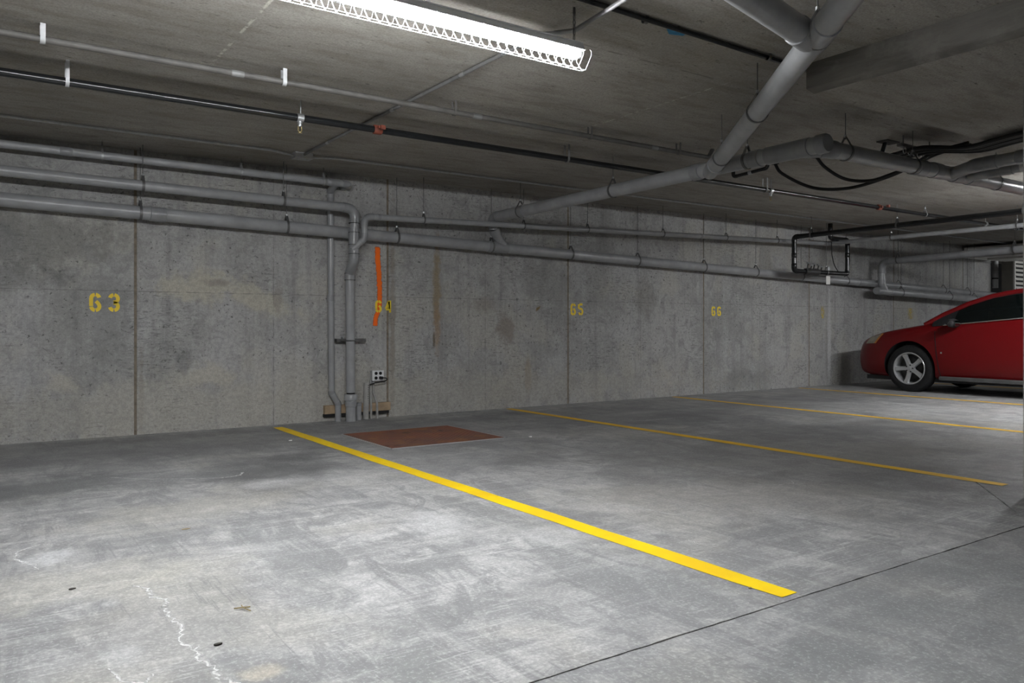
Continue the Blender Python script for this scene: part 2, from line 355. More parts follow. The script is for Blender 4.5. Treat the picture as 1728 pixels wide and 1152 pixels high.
def single(name, mb, mat, label, cat, group=None, smooth=40, kind=None, origin=None):
    c = Vector(origin) if origin is not None else Vector(mb.v[0])
    o = link(name, mb.mesh(name, c, smooth), mat); o.location = c; ORG[o.name] = c
    o['label'] = label; o['category'] = cat
    if group: o['group'] = group
    if kind: o['kind'] = kind
    return o
def struct(name, mb, mat, label, smooth=0):
    o = link(name, mb.mesh(name, (0, 0, 0), smooth), mat); ORG[o.name] = Vector((0, 0, 0)); o['kind'] = 'structure'
    o['label'] = label; return o
def fillet(pts, rad, n=7):
    pts = [Vector(p) for p in pts]; out = [pts[0]]
    for j in range(1, len(pts)-1):
        a, b, c = pts[j-1], pts[j], pts[j+1]; d1 = (a-b); d2 = (c-b); l1, l2 = d1.length, d2.length; d1.normalize(); d2.normalize()
        ang = d1.angle(d2); t = min(rad/math.tan(ang/2) if ang > .01 else 0, l1*.48, l2*.48)
        p, q = b+d1*t, b+d2*t
        for i in range(n+1):
            u = i/n; out.append(p*(1-u)**2+b*2*u*(1-u)+q*u*u)
    out.append(pts[-1]); return out
def arc_split(pts, rad, n=8):
    """straight pieces and bend pieces of a pipe route"""
    pts = [Vector(p) for p in pts]; st = []; el = []; cur = pts[0]
    for j in range(1, len(pts)-1):
        a, b, c = pts[j-1], pts[j], pts[j+1]; d1 = (a-b).normalized(); d2 = (c-b).normalized()
        ang = d1.angle(d2); t = min(rad/math.tan(ang/2), (a-b).length*.48, (c-b).length*.48)
        p, q = b+d1*t, b+d2*t
        st.append((cur, p)); el.append([p+d1*rad*.3]+[p*(1-u/n)**2+b*2*(u/n)*(1-u/n)+q*(u/n)**2 for u in range(n+1)]+[q+d2*rad*.3]); cur = q
    st.append((cur, pts[-1])); return st, el
def route(t, pts, r, mat='pvc', fit='pvc_dark', bend=None, n=20, collar=1.1):
    st, el = arc_split(pts, bend or r*2.2)
    for a, b in st: part('pipe', MB().sweep([a, b], r, n), mat, t)
    for e in el: part('elbow', MB().sweep(e, r*collar, n), fit, t)
def collar(t, p, d, r, L=.09, mat='pvc_dark', name='coupling'):
    p = Vector(p); d = Vector(d).normalized()
    return part(name, MB().sweep([p-d*L/2, p-d*(L/2-.004), p+d*(L/2-.004), p+d*L/2], [r*1.02, r*1.11, r*1.11, r*1.02], 20), mat, t)
def hanger(t, p, d, r, top=CEIL, mat='rod', yoke=.05, rod_r=.0032, ringw=.011):
    """clevis ring round a pipe with its rod up to the slab"""
    p = Vector(p); d = Vector((d[0], d[1], 0)).normalized(); sd = Vector((-d.y, d.x, 0)); R = r+.0035
    pts = [p+Vector((0, 0, R+yoke))+sd*.004]
    for q in range(17):
        a = PI*.22+(2*PI-PI*.44)*q/16
        pts.append(p+sd*math.sin(a)*R+Vector((0, 0, math.cos(a)*R)))
    pts.append(p+Vector((0, 0, R+yoke))-sd*.004)
    mb = MB(); i = 0
    for hw in (-ringw, ringw):
        mb.v += [tuple(q+d*hw) for q in pts]
    m = len(pts); mb.f += [(q, q+1, m+q+1, m+q) for q in range(m-1)]
    b = len(mb.v)
    for hw in (-ringw, ringw): mb.v += [tuple(q+(q-p).normalized()*.003+d*hw) for q in pts]
    mb.f += [(b+q, b+q+1, b+m+q+1, b+m+q) for q in range(m-1)]
    mb.f += [(q, q+1, b+q+1, b+q) for q in range(m-1)]+[(m+q, m+q+1, b+m+q+1, b+m+q) for q in range(m-1)]
    h = part('hanger', mb, mat, t, 50)
    tz = p+Vector((0, 0, R+yoke))
    part('rod', MB().cyl(tz-Vector((0, 0, .02)), (p.x, p.y, top), rod_r, 8), 'rod', h)
    part('nut', MB().cyl(tz-Vector((0, 0, .004)), tz+Vector((0, 0, .014)), .010, 6), 'galv', h)
    return h
def strap(t, p, d, r, top=CEIL, mat='strap', wd=.014):
    """flat band looped under a pipe and nailed to the slab"""
    p = Vector(p); d = Vector(d).normalized(); sd = Vector((-d.y, d.x, 0)); R = r+.003
    pts = [Vector((p.x, p.y, top))+sd*R]+[p+sd*R*math.cos(a)-Vector((0, 0, R*math.sin(a))) for a in [PI*q/10 for q in range(11)]]+[Vector((p.x, p.y, top))-sd*R]
    mb = MB(); m = len(pts)
    for hw, off in ((-wd, 0), (wd, 0), (-wd, .0025), (wd, .0025)):
        mb.v += [tuple(q+d*hw+((q-p)*Vector((1, 1, 1 if q.z <= p.z else 0))).normalized()*off) for q in pts]
    for a, b in ((0, 1), (2, 3), (0, 2), (1, 3)): mb.f += [(a*m+q, a*m+q+1, b*m+q+1, b*m+q) for q in range(m-1)]
    return part('strap', mb, mat, t, 50)
def crom(pts, n=7):
    P_ = [Vector(p) for p in pts]; P_ = [P_[0]*2-P_[1]]+P_+[P_[-1]*2-P_[-2]]; out = []
    for i in range(1, len(P_)-2):
        a, b, c, d = P_[i-1:i+3]
        for q in range(n):
            t = q/n; out.append(.5*((2*b)+(c-a)*t+(2*a-5*b+4*c-d)*t*t+(3*b-a-3*c+d)*t**3))
    return out+[P_[-2]]
def lerp(a, b, t): return tuple(p+(q-p)*t for p, q in zip(a, b))
def at_x(a, b, x): return lerp(a, b, (x-a[0])/(b[0]-a[0]))
def at_y(a, b, y): return lerp(a, b, (y-a[1])/(b[1]-a[1]))
def ribbon(pts, wid, y=None, z=None, th=.0012, taper=None):
    """thin strip of paint along a 2D path, lying on the floor (z) or the wall (y), with UVs across/along"""
    P2 = [Vector(p) for p in pts]; n = len(P2); mb = MB(); L = []
    for j in range(n):
        t = (P2[min(j+1, n-1)]-P2[max(j-1, 0)]).normalized(); nn = Vector((-t.y, t.x)); w_ = (wid[j] if isinstance(wid, (list, tuple)) else wid)/2
        L.append((P2[j]+nn*w_, P2[j]-nn*w_))
    def lift(q, e): return (q.x, q.y, z+e) if z is not None else (q.x, y-e, q.y)
    for a, b in L: mb.v += [lift(a, th), lift(b, th)]
    mb.f = [(2*j, 2*j+1, 2*j+3, 2*j+2) for j in range(n-1)]
    mb.uvv = [(i % 2, (i//2)/(n-1)) for i in range(2*n)]
    return mb
def set_uv(o, uvv):
    me = o.data; l = me.uv_layers.new(name='UVMap')
    for lp in me.loops: l.data[lp.index].uv = uvv[lp.vertex_index]

# ------------------------------------------------------------------ structure
X0, X1, Y0 = -11.0, 22.0, -9.0
WX1 = 16.72
# floor slabs: the joint along the row at JY and the diamond joint round the column
g = .0036
floor = struct('floor', MB().box((X0, Y0, -.25), (X1, 9.2, -.05)), 'crack', 'smooth grey concrete garage floor with saw cut joints')
dia = [(4.2, JY), (5.1, 2.39), (6.0, JY), (5.1, 1.01)]
def slab(poly): return part('slab', MB().prism(poly, -.06, 0), 'floor', floor, 0)
def jag(a, b, off, step=.04, amp=.0032):
    """slightly chipped slab edge from a to b, pulled back by off"""
    a, b = Vector(a), Vector(b); L_ = (b-a).length; n_ = max(1, int(L_/step)); d_ = (b-a)/L_; nn = Vector((-d_.y, d_.x)); out = []
    for q in range(n_):
        p_ = a+(b-a)*q/n_; out.append(tuple(p_+nn*(off+(random.uniform(-.3, 1)*amp if 0 < q else 0))))
    return out
XA, XB = -3.0, 9.0
top = [(X0, JY+g)]+jag((XA, JY), (4.2, JY), g)+jag((4.2, JY), (5.1, 2.39), g)+jag((5.1, 2.39), (6.0, JY), g)+jag((6.0, JY), (XB, JY), g)+[(XB, JY+g), (X1, JY+g), (X1, 9.2), (X0, 9.2)]
slab(top)
bot = [(X0, JY-g)]+jag((XA, JY), (4.2, JY), -g)+jag((4.2, JY), (5.1, 1.01), -g)+jag((5.1, 1.01), (6.0, JY), -g)+jag((6.0, JY), (XB, JY), -g)+[(XB, JY-g), (X1, JY-g), (X1, Y0), (X0, Y0)]
slab(list(reversed(bot)))
slab([(4.2+g*1.4, JY), (5.1, 1.01+g*1.4), (6.0-g*1.4, JY), (5.1, 2.39-g*1.4)])
# back wall: poured panels with recessed form joints
wall = struct('wall_back', MB().box((X0, WALL+.004, 0), (WX1, WALL+.3, CEIL)), 'joint', 'grey poured concrete back wall with form joints')
gx = .011
xs = [X0]+[1.205+2.4*i for i in range(-5, 7)]+[WX1]
for a, b in zip(xs[:-1], xs[1:]):
    a2 = a+(gx if a > X0 else 0); b2 = b-(gx if b < WX1 else 0); ch = .004
    mb = MB(); mb.prism([(a2+ch, WALL), (b2-ch, WALL), (b2, WALL+ch), (b2, WALL+.02), (a2, WALL+.02), (a2, WALL+ch)], 0, CEIL)
    part('panel', mb, 'wall', wall, 0)
struct('wall_right', MB().box((X1, Y0, 0), (X1+.2, 9.2, CEIL)), 'wall', 'concrete end wall of the garage on the right')
struct('wall_left', MB().box((X0-.2, Y0, 0), (X0, 9.2, CEIL)), 'wall', 'concrete end wall of the garage on the left')
struct('wall_front', MB().box((X0, Y0-.2, 0), (X1, Y0, CEIL)), 'wall', 'concrete wall behind the camera across the aisle')
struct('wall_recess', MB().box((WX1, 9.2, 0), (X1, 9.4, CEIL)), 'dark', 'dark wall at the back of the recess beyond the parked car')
ceil = struct('ceiling', MB().box((X0, Y0, CEIL), (X1, 9.4, CEIL+.3)), 'ceil', 'low board marked concrete ceiling slab')
# drop panel over the column, bevelled lower edge
PX0, PX1, PY0, PY1, PZ = 4.02, 6.18, .59, 2.81, 2.295
mb = MB(); b = .03
ring = lambda e, z: [(PX0+e, PY0+e, z), (PX1-e, PY0+e, z), (PX1-e, PY1-e, z), (PX0+e, PY1-e, z)]
mb.v = ring(0, CEIL)+ring(0, PZ+b)+ring(b, PZ)
mb.f = [(8, 9, 10, 11)]
dp = struct('ceiling_drop_panel', mb, 'ceil', 'thickened concrete drop panel above the column')
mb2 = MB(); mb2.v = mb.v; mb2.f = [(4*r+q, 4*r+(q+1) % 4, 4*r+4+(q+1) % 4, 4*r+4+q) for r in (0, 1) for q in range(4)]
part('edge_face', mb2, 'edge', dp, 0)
cx0, cx1, cy0, cy1, cb = 4.782, 5.42, 1.41, 1.987, .02
col = struct('column', MB().prism([(cx0+cb, cy0), (cx1-cb, cy0), (cx1, cy0+cb), (cx1, cy1-cb), (cx1-cb, cy1), (cx0+cb, cy1), (cx0, cy1-cb), (cx0, cy0+cb)], 0, PZ), 'wall', 'square concrete column at the right edge')

# ------------------------------------------------------------------ strip lights
def strip_light(cx, cy=2.94, label='', L=2.44):
    z0 = 2.257                                   # underside of the housing
    t = thing('strip_light', label, 'light', (cx, cy, 2.12), 'strip lights along the parking row')
    xa, xb = cx-L/2, cx+L/2
    mb = MB(); hw = .030; prof = [(-hw, z0+.036), (-.040, z0+.014), (-.052, z0+.004), (-.050, z0), (.050, z0), (.052, z0+.004), (.040, z0+.014), (hw, z0+.036)]
    n = len(prof); mb.v = [(xa, cy+p, z) for p, z in prof]+[(xb, cy+p, z) for p, z in prof]
    mb.f = [tuple(range(n)), tuple(reversed(range(n, 2*n)))]+[(q, (q+1) % n, n+(q+1) % n, n+q) for q in range(n)]
    part('housing', mb, 'white_metal', t, 20)
    part('spine', MB().box((xa, cy-.034, z0+.036), (xb, cy+.034, z0+.041)), 'white_metal', t, 0)
    for x in (xa+.012, cx-.012, cx+.012, xb-.012):
        for s in (-1, 1): part('lamp_holder', MB().box((x-.008, cy+s*.018-.010, z0-.030), (x+.008, cy+s*.018+.010, z0)), 'white_metal', t, 0)
    for a, b in ((xa+.022, cx-.022), (cx+.022, xb-.022)):
        for s in (-1, 1): part('lamp_tube', MB().cyl((a, cy+s*.018, z0-.016), (b, cy+s*.018, z0-.016), .0127, 12), 'tube', t)
    # wire guard: bent loops and two long rails
    nl = int(L/.046); me = None
    loop = [(-.044, z0+.010), (-.056, z0-.002), (-.054, z0-.024), (-.013, z0-.076), (.013, z0-.076), (.054, z0-.024), (.056, z0-.002), (.044, z0+.010)]
    m0 = MB().sweep([(0, p, z-z0) for p, z in loop], .0015, 6).mesh('guard_wire')
    m0.materials.append(M['guard'])
    for q in range(nl+1):
        o = bpy.data.objects.new('guard_wire', m0); COL.objects.link(o); o.parent = t
        o.location = Vector((xa+.01+q*(L+.02)/nl, cy, z0))-ORG[t.name]; ORG[o.name] = ORG[t.name]
    for p, z in ((-.013, -.078), (.013, -.078)): part('guard_rail', MB().cyl((xa-.0, cy+p, z0+z), (xb+.03, cy+p, z0+z), .0017, 6), 'guard', t)
    for x in (xa+.12, xb-.03):
        part('chain_hook', MB().sweep([(x-.02, cy, z0+.04), (x-.012, cy, z0+.052), (x, cy, z0+.056), (x+.012, cy, z0+.052), (x+.02, cy, z0+.04)], .002, 6), 'galv', t)
        z = z0+.054; q = 0
        while z < CEIL-.02:
            d = Vector((.006, 0, 0)) if q % 2 else Vector((0, .006, 0))
            c = Vector((x, cy, z+.014)); pts = [c+Vector((0, 0, .014*math.sin(a)))+d*math.cos(a) for a in [2*PI*w_/10 for w_ in range(10)]]
            part('chain_link', MB().sweep(pts, .0024, 5, closed=True), 'rod', t); z += .024; q += 1
        part('ceiling_anchor', MB().cyl((x, cy, CEIL-.03), (x, cy, CEIL), .006, 8), 'rod', t)
    return t
LBL = ('fluorescent strip light with wire guard hanging at the far left end of the row', 'lit fluorescent strip light with white wire guard hung on chains above the nearest stall',
       'lit fluorescent strip light with wire guard over the stall beside the red car', 'fluorescent strip light with wire guard beyond the red car')
for x, l in zip(FIX_X, LBL): strip_light(x, label=l)

# ------------------------------------------------------------------ drain pipes along the wall
def add_pipe_main():
    a, b = (-4.0, 7.36, 2.04), (16.9, 7.36, 1.53)
    m = lambda x: at_x(a, b, x); d = Vector(b)-Vector(a); r = .0575
    t = thing('drain_main', 'thick grey main drain pipe sloping along the whole back wall', 'pipe', m(3.2))
    cuts = [-4, 1.36, 4.88, 7.06, 11.9, 16.9]
    for p, q in zip(cuts[:-1], cuts[1:]): part('pipe', MB().sweep([m(p), m(q)], r, 24), 'pvc', t)
    for x in (1.36, 7.08, 11.95): collar(t, m(x), d, r, .13)
    collar(t, m(4.88), d, r, .26)
    for x in (-1.2, 1.22, 2.49, 3.64, 4.80, 5.93, 7.02, 8.25, 9.34, 10.4, 11.57, 13.1, 14.6, 15.48): hanger(t, m(x), d, r, yoke=.045)
    # wye up to the elbow of the crossing drain
    w0 = Vector(m(4.98)); w1 = Vector((4.83, 7.33, w0.z+.15))
    part('wye_branch', MB().sweep([w0, w1], .052, 20), 'pvc_dark', t)
    part('branch_collar', MB().sweep([w1+Vector((.015, 0, -.015)), w1+Vector((-.02, -.012, .045))], .06, 20), 'pvc_dark', t)
add_pipe_main()
def add_pipe_upper():
    r = .044
    t = thing('drain_riser', 'grey drain pipe along the wall turning down into a riser to the floor', 'pipe', (3.14, 7.36, 0))
    a, b = (-4.0, 7.24, 2.215), (3.13, 7.24, 2.093)
    route(t, [a, b, (3.118, 7.24, 1.74)], r, bend=.1)
    part('pipe', MB().sweep([(3.118, 7.24, 1.90), (3.118, 7.24, 1.62)], r*1.12, 22), 'pvc_dark', t)
    for z in (1.80, 1.68, 1.62): part('coupling', MB().cyl((3.118, 7.24, z-.012), (3.118, 7.24, z+.012), r*1.2, 22), 'pvc_dark', t)
    part('offset_bend', MB().sweep(fillet([(3.118, 7.24, 1.63), (3.118, 7.24, 1.585), (3.126, 7.36, 1.465), (3.126, 7.36, 1.42)], .05), r*1.14, 22), 'pvc_dark', t)
    part('coupling', MB().cyl((3.126, 7.36, 1.40), (3.126, 7.36, 1.46), r*1.2, 22), 'pvc_dark', t)
    part('pipe', MB().cyl((3.126, 7.36, 1.42), (3.135, 7.36, .285), r, 22), 'pvc', t)
    part('gasket', MB().cyl((3.135, 7.36, .262), (3.135, 7.36, .29), r*.92, 20), 'rubber', t)
    part('floor_socket', MB().sweep([(3.136, 7.36, .0), (3.136, 7.36, .145), (3.136, 7.36, .15), (3.136, 7.36, .205), (3.136, 7.36, .21), (3.136, 7.36, .262), (3.136, 7.36, .27)], [.049, .049, .056, .056, .066, .066, .060], 24), 'pvc', t)
    for z in (1.95, 1.86, 1.74, 1.65): part('joint_line', MB().cyl((3.118, 7.24, z-.0022), (3.118, 7.24, z+.0022), r*1.215, 22), 'crack', t)
    for z in (1.465, 1.40): part('joint_line', MB().cyl((3.126, 7.36, z-.0022), (3.126, 7.36, z+.0022), r*1.215, 22), 'crack', t)
    d = Vector(b)-Vector(a)
    for x in (-1.3, 1.22, 2.42): hanger(t, at_x(a, b, x), d, r, yoke=.04)
    # thin branch running right, with its 45 degree tie-in
    r2 = .031
    t2 = thing('branch_pipe', 'thin grey pipe looping from the riser and running right above the main drain', 'pipe', (3.22, 7.24, 1.73))
    a, b = (3.205, 7.19, 2.017), (10.79, 7.19, 2.197)
    pts = [(3.09, 7.22, 1.69), (3.205, 7.19, 1.80), a, b, (11.05, 3.0, 2.225), (11.4, -3.0, 2.25)]
    route(t2, pts, r2, bend=.075)
    for x, L in ((3.36, .03), (5.17, .10), (8.0, .05)): collar(t2, at_x(a, b, x), (1, 0, .02), r2, L)
    for x in (3.86, 5.12, 6.05, 7.3, 8.5, 9.6): hanger(t2, at_x(a, b, x), (1, 0, 0), r2, yoke=.035, ringw=.008)
    for y in (6.2, 4.6, 3.4): hanger(t2, at_y(b, (11.05, 3.0, 2.225), y), (0, 1, 0), r2, yoke=.035, ringw=.008)
add_pipe_upper()
def add_pipe_top():
    r = .0325
    t = thing('vent_pipe', 'slim grey pipe highest on the wall ending in a blunt elbow', 'pipe', (3.0, 7.3, 2.34))
    a, b = (-4.0, 7.3, 2.395), (2.99, 7.3, 2.336)
    route(t, [a, (3.10, 7.3, 2.335), (3.10, 7.5, 2.335)], r, bend=.06)
    for x, L in ((.66, .09), (2.93, .12)): collar(t, at_x(a, b, x), (1, 0, 0), r, L)
    for x in (-.9, .92, 2.05, 2.83): hanger(t, at_x(a, b, x), (1, 0, 0), r, yoke=.03, ringw=.008, mat='galv')
    # thin riser down the wall from its tee
    r = .0305
    t = thing('thin_riser', 'thin grey pipe running down the wall beside the thick riser', 'pipe', (3.0, 7.42, 0))
    part('tee', MB().cyl((2.955, 7.31, 2.335), (2.955, 7.445, 2.27), r*1.15, 18), 'pvc_dark', t)
    route(t, [(2.958, 7.445, 2.3), (2.972, 7.45, .285), (3.032, 7.43, .175), (3.032, 7.43, 0)], r, bend=.03)
    for z in (2.18, 1.22): part('coupling', MB().cyl((2.96, 7.446, z-.03), (2.96, 7.446, z+.03), r*1.14, 18), 'pvc_dark', t)
    t = thing('strut_bracket', 'short black strut bracket clamped across the riser on the wall', 'bracket', (3.16, 7.44, .79))
    part('strut', MB().box((3.02, 7.43, .785), (3.33, 7.5, .818)), 'rod', t, 0)
    part('clamp', MB().sweep([(3.06, 7.425, .80)]+[(3.132+.05*math.cos(a), 7.36-.05*math.sin(a), .80) for a in [PI*q/10 for q in range(10, -1, -1)]]+[(3.2, 7.425, .80)], .006, 8), 'rod', t)
    for x in (3.075, 3.19): part('bolt', MB().cyl((x, 7.41, .83), (x, 7.44, .83), .010, 6), 'galv', t)
add_pipe_top()

# floor sleeves, outlet box and boards at the foot of the risers
t = thing('wood_blocking', 'raw lumber board at the foot of the wall behind the risers', 'board', (2.9, 7.48, .07))
for a, b in ((2.905, 3.06), (3.065, 3.45), (3.455, 3.615)): part('board', MB().box((a, 7.455, .075), (b, 7.5, .158)), 'wood', t, 0)
part('gap_strip', MB().box((2.9, 7.46, .045), (3.6, 7.5, .074)), 'rubber', t, 0)
t = thing('stub_pipe', 'capped grey pipe stub standing at the foot of the thick riser', 'pipe', (3.245, 7.42, 0))
part('pipe', MB().cyl((3.245, 7.42, 0), (3.245, 7.42, .17), .028, 16), 'pvc', t); part('cap', MB().cyl((3.245, 7.42, .14), (3.245, 7.42, .175), .031, 16), 'pvc_dark', t)
t = thing('printed_sleeve', 'pale upright pipe sleeve with a printed line under the outlet box', 'pipe', (3.338, 7.44, 0))
part('pipe', MB().cyl((3.332, 7.44, 0), (3.345, 7.45, .37), .030, 18), 'dirty_pvc', t)
mb = MB()
for q in range(9): mb.box((3.341+.0006*q, 7.4165, .16+q*.022), (3.350+.0006*q, 7.418, .172+q*.022))
part('printed_marks', mb, 'rod', t, 0)['kind'] = 'stuff'
for q, (xa, xb, lab) in enumerate(((3.395, 3.402, 'left of two thin conduits dropping from the outlet box'), (3.462, 3.432, 'right of two thin conduits dropping from the outlet box'))):
    t = thing('outlet_conduit', lab, 'conduit', (xa, 7.46, 0), 'conduits under the outlet box')
    part('pipe', MB().sweep(fillet([(xa, 7.45, 0), (xa, 7.455, .16), (xb, 7.475, .26), (xb, 7.475, .39)], .05), .0125, 12), 'dirty_pvc', t)
    part('connector', MB().cyl((xb, 7.475, .36), (xb, 7.475, .392), .016, 12), 'galv', t)
t = thing('outlet_box', 'grey metal four socket outlet box on the wall with a plugged cord', 'outlet', (3.466, 7.5, .385))
part('box', MB().box((3.405, 7.435, .388), (3.525, 7.5, .487)), 'box', t, 0)
part('cover_plate', MB().box((3.402, 7.431, .385), (3.528, 7.435, .490)), 'white_metal', t, 0)
for sx in (3.441, 3.489):
    for sz in (.414, .461): part('socket', MB().cyl((sx, 7.427, sz), (sx, 7.4315, sz), .0165, 20), 'rubber', t)
part('plug', MB().box((3.474, 7.395, .40), (3.505, 7.428, .428)), 'rubber', t, 0)
part('cord', MB().sweep(fillet([(3.49, 7.40, .414), (3.53, 7.38, .415), (3.555, 7.40, .395), (3.53, 7.42, .378), (3.47, 7.42, .372), (3.42, 7.42, .365), (3.38, 7.45, .345)], .03), .0055, 8), 'rubber', t)

# ------------------------------------------------------------------ crossing drains under the slab
def add_crossing():
    r = .058
    t = thing('crossing_drain', 'grey drain pipe crossing from the wall to a capped cleanout near the column', 'pipe', (4.8, 5.2, 2.15))
    A0, A1 = (4.80, 7.32, 2.145), (4.8, 3.22, 2.187)
    route(t, [(4.81, 7.33, 2.01), A0, A1], r, bend=.085)
    d = Vector(A1)-Vector(A0)
    for y in (6.75, 4.35, 3.78): collar(t, at_y(A0, A1, y), d, r, .09)
    collar(t, at_y(A0, A1, 3.5), d, r, .36)
    part('cleanout_cap', MB().sweep([at_y(A0, A1, 3.26), at_y(A0, A1, 3.2), at_y(A0, A1, 3.185)], [r*1.16, r*1.16, r*1.02], 24), 'pvc_dark', t)
    for y in (6.8, 5.35, 3.86): hanger(t, at_y(A0, A1, y), (0, 1), r)
    # diagonal branch
    t = thing('diagonal_drain', 'pale grey drain pipe slanting overhead from the wye toward the camera', 'pipe', (4.0, 3.2, 2.17))
    B0, B1 = (4.80, 4.22, 2.152), (2.35, 1.22, 2.235)
    d = Vector(B1)-Vector(B0)
    part('pipe', MB().sweep([B0, B1], r, 24), 'pvc', t)
    for f in (.055,): collar(t, lerp(B0, B1, f), d, r, .10)
    collar(t, lerp(B0, B1, .725), d, r, .22)
    for f in (.13, .42, .715): hanger(t, lerp(B0, B1, f), d, r)
    W = Vector(lerp(B0, B1, .70)); E = W+Vector((-.75, -.14, .03))*3
    t2 = thing('side_drain', 'grey drain pipe joining the slanting drain from the upper left', 'pipe', W)
    part('pipe', MB().sweep([W, E], r, 24), 'pvc', t2)
    collar(t2, W+(E-W)*.045, E-W, r, .12)
    hanger(t2, W+(E-W)*.5, E-W, r)
    # long branch toward the second lamp
    t = thing('far_drain', 'grey drain pipe running from the cleanout toward the red car', 'pipe', (6.4, 3.3, 2.2))
    C0, C1 = (4.78, 3.46, 2.185), (4.98, 3.3, 2.188); C2 = (8.55, 3.3, 2.207)
    route(t, [C0, C1, C2, (8.55, 3.3, CEIL)], r, bend=.09)
    m = lambda x: at_x(C1, C2, x)
    for x in (6.18, 6.42, 6.75, 7.0): collar(t, m(x), (1, 0, 0), r, .12)
    for x in (5.18, 6.08, 7.45): hanger(t, m(x), (1, 0, 0), r)
    # parallel pipes toward the camera
    for q, (x, z, rr, lab) in enumerate(((6.35, 2.175, .048, 'upper grey drain pipe with many couplings beside the column head'), (6.60, 2.15, .040, 'lower grey drain pipe with a paper label beside the column head'))):
        t = thing('coupled_drain', lab, 'pipe', (x, 2.6, z), 'coupled drains beside the column head')
        a, b = (x+.32, 3.31, 2.195), (x, 2.95, z); c = (x-.1, .2, z+.05)
        route(t, [a, b, c], rr, bend=.1)
        for y in (2.84, 2.62, 2.42, 2.2): collar(t, at_y(b, c, y), (0, 1, 0), rr, .09)
        for y in (2.5, 1.6): hanger(t, at_y(b, c, y), (0, 1), rr)
        if q == 1: part('paper_label', MB().sweep([at_y(b, c, 2.74), at_y(b, c, 2.58)], rr*1.02, 20), 'tag', t)
add_crossing()

# ------------------------------------------------------------------ sprinkler main and conduits under the slab
def add_sprinkler():
    r = .024; z = 2.35; y = 5.16
    t = thing('sprinkler_main', 'long black sprinkler pipe under the ceiling with red couplings', 'pipe', (2.4, y, z))
    a, b = (-6, y, z), (15.4, y+.11, z)
    m = lambda x: at_x(a, b, x)
    cuts = [-6, 2.42, 8.9, 15.4]
    for p, q in zip(cuts[:-1], cuts[1:]): part('pipe', MB().sweep([m(p), m(q)], r, 16), 'black', t)
    for x in (2.42, 8.9):
        cpl = collar(t, m(x), (1, 0, 0), r*1.25, .06, 'red_cpl')
        part('flange', MB().box((x-.028, y-.036, z-.058+.05), (x+.028, y-.028, z+.012)), 'red_cpl', cpl, 0)
        for s in (-1, 1): part('ear', MB().box((x-.016, y+s*.042-.012, z-.014), (x+.016, y+s*.042+.012, z+.014)), 'red_cpl', cpl, 0)
    for x in (-2.2, .475, 4.16, 6.78): strap(t, m(x), (1, 0, 0), r, mat='strap' if x < 1 else 'conduit2', wd=.010)
    for x in (9.95, 12.5): hanger(t, m(x), (1, 0, 0), r, mat='galv')
    for x, l in ((1.85, 'left'), (6.87, 'mid'), (11.55, 'right')):
        p = Vector(m(x)); h = part('sprinkler_head', MB().sweep([p+Vector((0, 0, -.012)), p+Vector((0, 0, -.04)), p+Vector((0, 0, -.042)), p+Vector((0, 0, -.058))], [.018, .018, .014, .012], 12), 'galv', t)
        part('frame_arms', MB().sweep(fillet([p+Vector((-.011, 0, -.056)), p+Vector((-.013, 0, -.085)), p+Vector((0, 0, -.10)), p+Vector((.013, 0, -.085)), p+Vector((.011, 0, -.056))], .01), .003, 6), 'brass', h)
        part('deflector', MB().cyl(p+Vector((0, 0, -.100)), p+Vector((0, 0, -.103)), .015, 14), 'brass', h)
        part('saddle', MB().cyl(p+Vector((-.022, 0, 0)), p+Vector((.022, 0, 0)), r*1.22, 16), 'galv', h)
        part('rod', MB().cyl(p+Vector((.006, 0, .02)), (p.x+.006, p.y, CEIL), .004, 6), 'galv', h)
add_sprinkler()
t = thing('ceiling_conduit', 'dusty grey conduit strapped to the ceiling in front of the black sprinkler pipe', 'conduit', (2.4, 4.63, 2.39))
a, b = (-6, 4.63, 2.395), (5.1, 4.63, 2.395)
part('pipe', MB().sweep([a, b], .018, 14), 'emt', t)
part('tail', MB().sweep(fillet([b, (5.25, 4.63, 2.395), (5.3, 4.63, CEIL)], .05), .018, 14), 'emt', t)
for x in (1.28, 2.9, 4.6): collar(t, (x, 4.63, 2.395), (1, 0, 0), .018, .07, 'conduit2')
for x in (-1.6, .315, 1.55, 2.72, 3.92, 4.88): strap(t, (x, 4.63, 2.395), (1, 0, 0), .018, wd=.009 if x > 2 else .012, mat='strap' if x < 2 else 'emt')
t = thing('wall_conduit', 'thin pale conduit on the ceiling closest to the back wall', 'conduit', (2.44, 6.75, 2.45))
part('pipe', MB().sweep(fillet([(-6, 6.74, 2.452), (2.15, 6.74, 2.452), (2.36, 6.80, 2.445)], .3), .0105, 10), 'strap', t)
part('pipe', MB().sweep(fillet([(2.52, 6.80, 2.445), (2.75, 6.75, 2.452), (17, 6.75, 2.452)], .3), .0105, 10), 'strap', t)
for x in (.6, 1.3, 3.6, 5.4, 7.4, 9.2, 11.2, 13.4): collar(t, (x, 6.745, 2.452), (1, 0, 0), .0105, .04, 'galv')
bx = part('junction_box', MB().box((2.36, 6.745, 2.42), (2.52, 6.86, CEIL)), 'box', t, 0)
for q in (2.40, 2.48): part('screw', MB().cyl((q, 6.80, 2.415), (q, 6.80, 2.421), .006, 8), 'galv', bx)
t = thing('cross_conduit', 'grey conduit crossing the ceiling from the junction box to above the strip light', 'conduit', (2.44, 4.9, 2.45))
part('pipe', MB().sweep(fillet([(2.44, 6.76, 2.452), (2.44, 3.28, 2.452), (2.46, 3.02, 2.40), (2.40, 2.6, 2.395), (2.38, 2.1, 2.44), (2.38, 1.0, 2.45)], .12), .0115, 12), 'conduit2', t)
